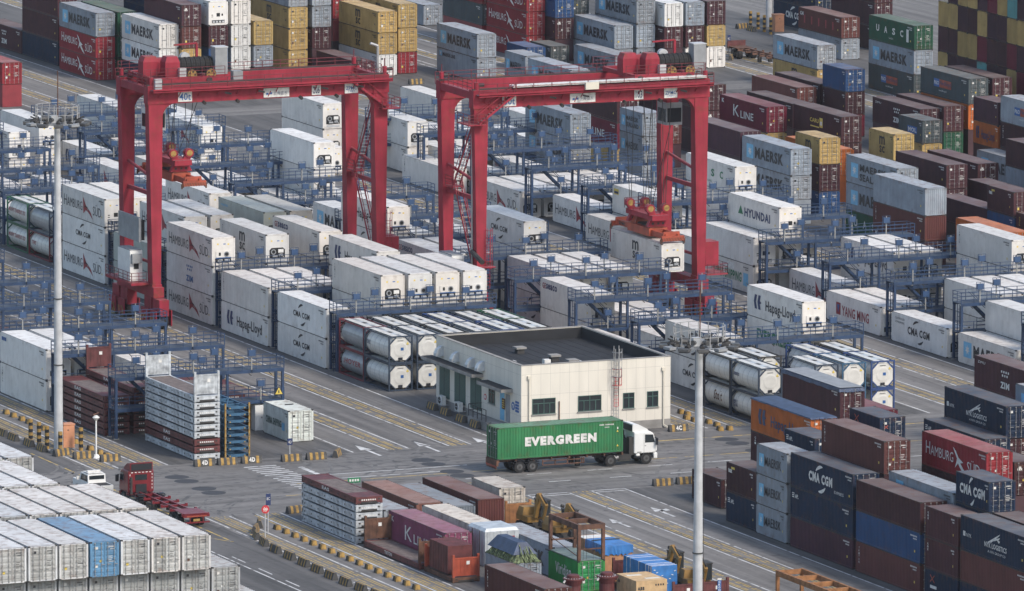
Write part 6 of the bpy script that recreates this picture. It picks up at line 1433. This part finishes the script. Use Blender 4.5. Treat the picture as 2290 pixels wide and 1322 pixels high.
# ---------------- trucks ----------------
def wheel(t, x, y, r=.52, w=.3, name='wheel'):
    b = MB('black'); b.cyl((x, y-w/2, r), (x, y+w/2, r), r, 'black', 22); o = b.obj(name, t)
    b = MB('grey', 'dark'); s = -1
    for s in (-1, 1): b.cyl((x, y+s*(w/2), r), (x, y+s*(w/2+.02), r), r*.55, 'lamp', 16); b.cyl((x, y+s*(w/2+.02), r), (x, y+s*(w/2+.06), r), r*.2, 'dark', 10)
    b.obj('rim', o)
def tractor(t, x0, body, rack=1):
    """cab facing +x with its back at x0, centre line y=0, local metres"""
    b = MB(body, 'dark'); pr = [(x0, 1.0), (x0+2.15, 1.0), (x0+2.25, 1.25), (x0+2.15, 2.0), (x0+1.9, 2.75), (x0+1.6, 2.95), (x0, 2.95)]
    b.prism(pr, 1, -1.2, 1.2, body); b.box(x0+1.9, x0+2.3, -1.2, 1.2, .45, 1.0, body); b.box(x0+.2, x0+.6, -1.2, 1.2, .75, 1.0, body)
    cb = b.obj('cab', t); bv = cb.modifiers.new('bevel', 'BEVEL'); bv.width = .1; bv.segments = 3
    b = MB('ink'); b.box(x0+2.3, x0+2.32, -.8, .8, 1.1, 1.6, 'ink'); b.box(x0+.05, x0+2.28, -1.16, 1.16, .62, .76, 'ink'); b.obj('grille', t)
    b = MB(body, 'ink'); b.prism([(x0-.1, 2.95), (x0+1.5, 2.95), (x0+1.35, 3.15), (x0+.6, 3.55), (x0-.1, 3.65)], 1, -1.05, 1.05, body); b.box(x0-.14, x0-.1, -.95, .95, 3.0, 3.55, 'ink'); b.obj('roof_fairing', t)
    b = MB('glass'); e = .012
    for s in (-1.2-e, 1.2+e): b.add([(x0+1.05, s, 1.95), (x0+2.02, s, 1.95), (x0+1.84, s, 2.65), (x0+1.05, s, 2.7)], [(0, 1, 2, 3)], 'glass')
    b.add([(x0+2.17, -1.08, 2.0), (x0+2.17, 1.08, 2.0), (x0+1.93, 1.0, 2.72), (x0+1.93, -1.0, 2.72)], [(0, 1, 2, 3)], 'glass'); b.obj('window', t)
    b = MB('dark', 'ink')
    for s in (-1.2-.006, 1.2+.006):
        for x in (x0+.95, x0+2.08): b.quad((x, s, 1.05), (.02, 0, 0), (0, 0, 1.75), 'dark')
        b.quad((x0+1.02, s, 1.65), (.14, 0, 0), (0, 0, .05), 'ink'); b.quad((x0+.3, s, 1.1), (.4, 0, 0), (0, 0, .06), 'ink')
    b.obj('door_seam', t)
    for s in (-.85, .85): b = MB('lgrey', 'wtext'); b.box(x0+2.3, x0+2.33, s-.2, s+.2, .62, .85, 'wtext'); b.obj('headlight', t)
    for s in (-1, 1): b = MB('ink'); b.box(x0+2.05, x0+2.2, s*1.42-.14, s*1.42+.14, 1.75, 2.35, 'ink'); b.bar((x0+2.0, s*1.2, 2.4), (x0+2.12, s*1.4, 2.35), .05, 'ink'); b.obj('mirror', t)
    b = MB('dark', 'ink'); 
    (b.box(x0-.45, x0-.02, -1.1, -.5, .9, 2.5, 'dark'), b.cyl((x0-.3, .6, 1.0), (x0-.3, .6, 2.9), .12, 'dark', 10), b.box(x0-.4, x0-.02, -.4, 1.0, 1.0, 2.2, 'ink')) if rack else b.box(x0-.06, x0-.005, -.5, .5, 1.0, 1.75, 'ink'); b.bar((x0-.1, .95, .9), (x0-.1, .95, 2.4), .18, 'dark'); b.obj('exhaust_rack', t)
    b = MB('dark', 'steel'); b.box(x0-3.4, x0+1.9, -.42, -.3, .72, .98, 'dark'); b.box(x0-3.4, x0+1.9, .3, .42, .72, .98, 'dark')
    for i in range(5): b.box(x0-3.2+i*1.0, x0-3.05+i*1.0, -.3, .3, .75, .95, 'dark')
    b.box(x0-1.5, x0-.3, -1.15, -.55, .45, 1.0, 'dark'); b.cyl((x0-1.9, -.95, .75), (x0-1.5, -.95, .75), .22, 'steel', 12); b.obj('chassis', t)
    for s in (-1, 1):
        wheel(t, x0+1.2, s*1.03, .53, .3); wheel(t, x0-2.3, s*.95, .53, .56)
        b = MB('ink'); pts = [(.75*math.cos(a), .6+.66*math.sin(a)) for a in [math.pi*k/8 for k in range(9)]]
        for p, q in zip(pts, pts[1:]): b.box(min(p[0], q[0])+x0-2.3, max(p[0], q[0])+x0-2.3, s*.95-.3, s*.95+.3, (p[1]+q[1])/2-.02, (p[1]+q[1])/2+.04, 'ink')
        b.obj('mudguard', t)
t = thing('container_truck', 'white truck hauling the green container along the cross road', 'truck', (-8.5, -64.6, .01))
tractor(t, 13.3, 'white')
b = MB('rusty', 'dark', 'orange')
for y in (-.55, .45): b.box(.0, 12.2, y, y+.12, .98, 1.24, 'rusty')
for i in range(8): b.box(.05+i*1.72, .2+i*1.72, -1.15, 1.15, 1.0, 1.2, 'rusty')
b.box(-.1, .1, -1.2, 1.2, .72, 1.25, 'rusty'); b.box(-.13, -.1, -1.1, 1.1, .6, .75, 'orange'); b.bar((-.05, -1.1, .5), (-.05, 1.1, .5), .1, 'rusty'); b.bar((-.05, -.9, .5), (.3, -.5, 1.0), .08, 'rusty'); b.bar((-.05, .9, .5), (.3, .5, 1.0), .08, 'rusty')
b.obj('trailer_frame', t)
b = MB('rusty', 'dark')
for z in (.55, .9): b.bar((4.4, -1.15, z), (8.4, -1.15, z), .08, 'rusty')
for x in (4.4, 5.6, 6.8, 8.2, 8.4): b.bar((x, -1.15, .5), (x, -1.15, 1.05), .08, 'rusty')
b.box(7.8, 8.15, -.9, -.5, .2, 1.0, 'dark'); b.box(7.8, 8.15, .5, .9, .2, 1.0, 'dark'); b.cyl((3.9, -.8, .6), (3.9, .8, .6), .12, 'dark', 8); b.obj('side_guard', t)
for x in (2.15, 3.4):
    for s in (-1, 1):
        wheel(t, x, s*.95, .52, .5); b = MB('ink'); pts = [(.7*math.cos(a), .55+.62*math.sin(a)) for a in [math.pi*k/8 for k in range(9)]]
        for p, q in zip(pts, pts[1:]): b.box(min(p[0], q[0])+x, max(p[0], q[0])+x, s*.95-.28, s*.95+.28, (p[1]+q[1])/2-.02, (p[1]+q[1])/2+.04, 'ink')
        b.obj('mudguard', t)
o = container('X.-.d', -8.5, -64.6+W/2, 1.27, L40, 2.896, 'bright green container with bold white lettering on the truck', None, -math.pi/2)
o.color = (.036, .175, .07, 1)
for d in list(o.children):
    d.color = (.025, .10, .045, 1)
    if d.name.startswith('lettering'): bpy.data.objects.remove(d)
b = MB('wtext', 'ytext'); x = W+.012
b.text('EVERGREEN', (x, 2.65, 1.08), (0, 6.95, 0), (0, 0, .84), 'wtext', .07)
for i in range(11): b.quad((x, 9.9+i*.12+(.1 if i > 3 else 0), 2.5), (0, .07, 0), (0, 0, .12), 'wtext')
for i in range(4): b.quad((x, 10.4+i*.12, 2.28), (0, .07, 0), (0, 0, .1), 'wtext')
b.quad((x, 11.6, 2.1), (0, .12, 0), (0, 0, .2), 'wtext')
for z in (1.85, .55): b.add([(x, 11.55, z), (x, 11.75, z), (x, 11.65, z+.2)], [(0, 1, 2)], 'ytext')
b.obj('lettering', o)
def skeletal(t, x1, m):
    b = MB(m, 'dark', 'orange', 'yellow')
    for y in (-.5, .38): b.box(0, x1, y, y+.14, .95, 1.22, m)
    for x in (.2, 3.0, 5.2, 7.2, 9.2, 11.2): b.box(x, x+.18, -1.2, 1.2, 1.0, 1.18, m); b.box(x-.03, x+.21, -1.24, -1.05, 1.0, 1.26, m); b.box(x-.03, x+.21, 1.05, 1.24, 1.0, 1.26, m)
    b.box(0, 2.6, -1.1, 1.1, 1.22, 1.27, m); b.box(-.06, .0, -1.2, 1.2, .95, 1.2, m); b.box(-.08, -.06, -.9, .9, .98, 1.1, 'orange'); b.box(-.08, -.06, -.3, .3, .6, .82, 'yellow'); b.bar((-.03, -1.2, .5), (-.03, 1.2, .5), .12, m); b.bar((-.03, -.6, .5), (-.03, -.6, 1.0), .08, m); b.bar((-.03, .6, .5), (-.03, .6, 1.0), .08, m)
    b.obj('trailer_frame', t)
    for x in (1.6, 2.9):
        for s in (-1, 1): wheel(t, x, s*.95, .52, .5)
    b = MB('dark'); b.box(8.0, 8.4, -.9, -.5, .2, 1.0, 'dark'); b.box(8.0, 8.4, .5, .9, .2, 1.0, 'dark'); b.obj('landing_leg', t)
t = thing('container_truck', 'dark red truck with empty skeletal trailer behind lower left stack', 'truck', (-43.2, -81.0, .01), math.pi/2)
tractor(t, 13.1, 'truckred', 0); skeletal(t, 12.3, 'truckred')
b = MB('wtext', 'glass')
for i in range(6): b.quad((13.08, -.95+i*.34, 2.75), (0, .18, 0), (0, 0, .07), 'wtext')
for s in (-1.05, 1.0):
    for i in range(5): b.quad((13.08, s, 1.3+i*.3), (0, .06, 0), (0, 0, .16), 'wtext')
b.quad((13.075, -.55, 2.1), (0, 1.1, 0), (0, 0, .5), 'glass'); b.obj('rear_markings', t)
t = thing('semi_trailer', 'empty dark red skeletal trailer parked at upper right', 'trailer', (138.2, 200.0, .01), -math.pi/2); skeletal(t, 12.3, 'rusty'); b = MB('fbrown'); b.box(-.1, .1, -1.2, 1.2, 1.2, 1.9, 'fbrown'); b.obj('headboard', t)
# pickup with roof lights, half hidden behind the lower left stack
t = thing('pickup_truck', 'white twin cab pickup behind the lower left stack', 'pickup', (-45.2, -64.0, .01), math.pi/2)
b = MB('white', 'dark'); b.box(0, 5.1, -.92, .92, .5, 1.1, 'white'); b.prism([(1.6, 1.1), (3.9, 1.1), (3.4, 1.85), (1.7, 1.85)], 1, -.82, .82, 'white'); b.box(.1, 1.5, -.8, .8, 1.0, 1.12, 'dark'); b.obj('body', t)
b = MB('glass'); b.quad((1.64, -.7, 1.25), (0, 1.4, 0), (0, 0, .5), 'glass')
for s in (-.83, .83): b.add([(1.8, s, 1.2), (3.5, s, 1.2), (3.2, s, 1.75), (1.85, s, 1.75)], [(0, 1, 2, 3)], 'glass')
b.obj('window', t); b = MB('wtext', 'orange'); b.box(1.9, 3.2, -.7, .7, 1.9, 1.96, 'wtext'); b.box(2.3, 2.6, -.6, .6, 1.96, 2.1, 'wtext'); b.obj('roof_bar', t)
for x in (1.0, 4.1):
    for s in (-1, 1): wheel(t, x, s*.8, .36, .24)
for s in (-1, 1): b = MB('wtext', 'ink'); b.box(3.3, 3.5, s*1.1-.14, s*1.1+.14, 1.2, 1.5, 'wtext'); b.obj('mirror', t)
tag(STACK_STUFF.obj('stacked_containers'), kind='stuff')
def haze():
    m = bpy.data.materials.new('pale_air'); m.use_nodes = True; nt = m.node_tree; nt.nodes.remove(nt.nodes['Principled BSDF'])
    v = nt.nodes.new('ShaderNodeVolumePrincipled'); v.inputs['Color'].default_value = (.93, .95, 1, 1); v.inputs['Density'].default_value = HAZE; v.inputs['Anisotropy'].default_value = .2
    nt.links.new(v.outputs[0], nt.nodes['Material Output'].inputs['Volume']); M['air'] = m
    b = MB('air'); b.box(-1505, 1505, -1205, 2505, -1, 150, 'air'); tag(b.obj('haze'), kind='stuff')
HAZE = .00003
haze()
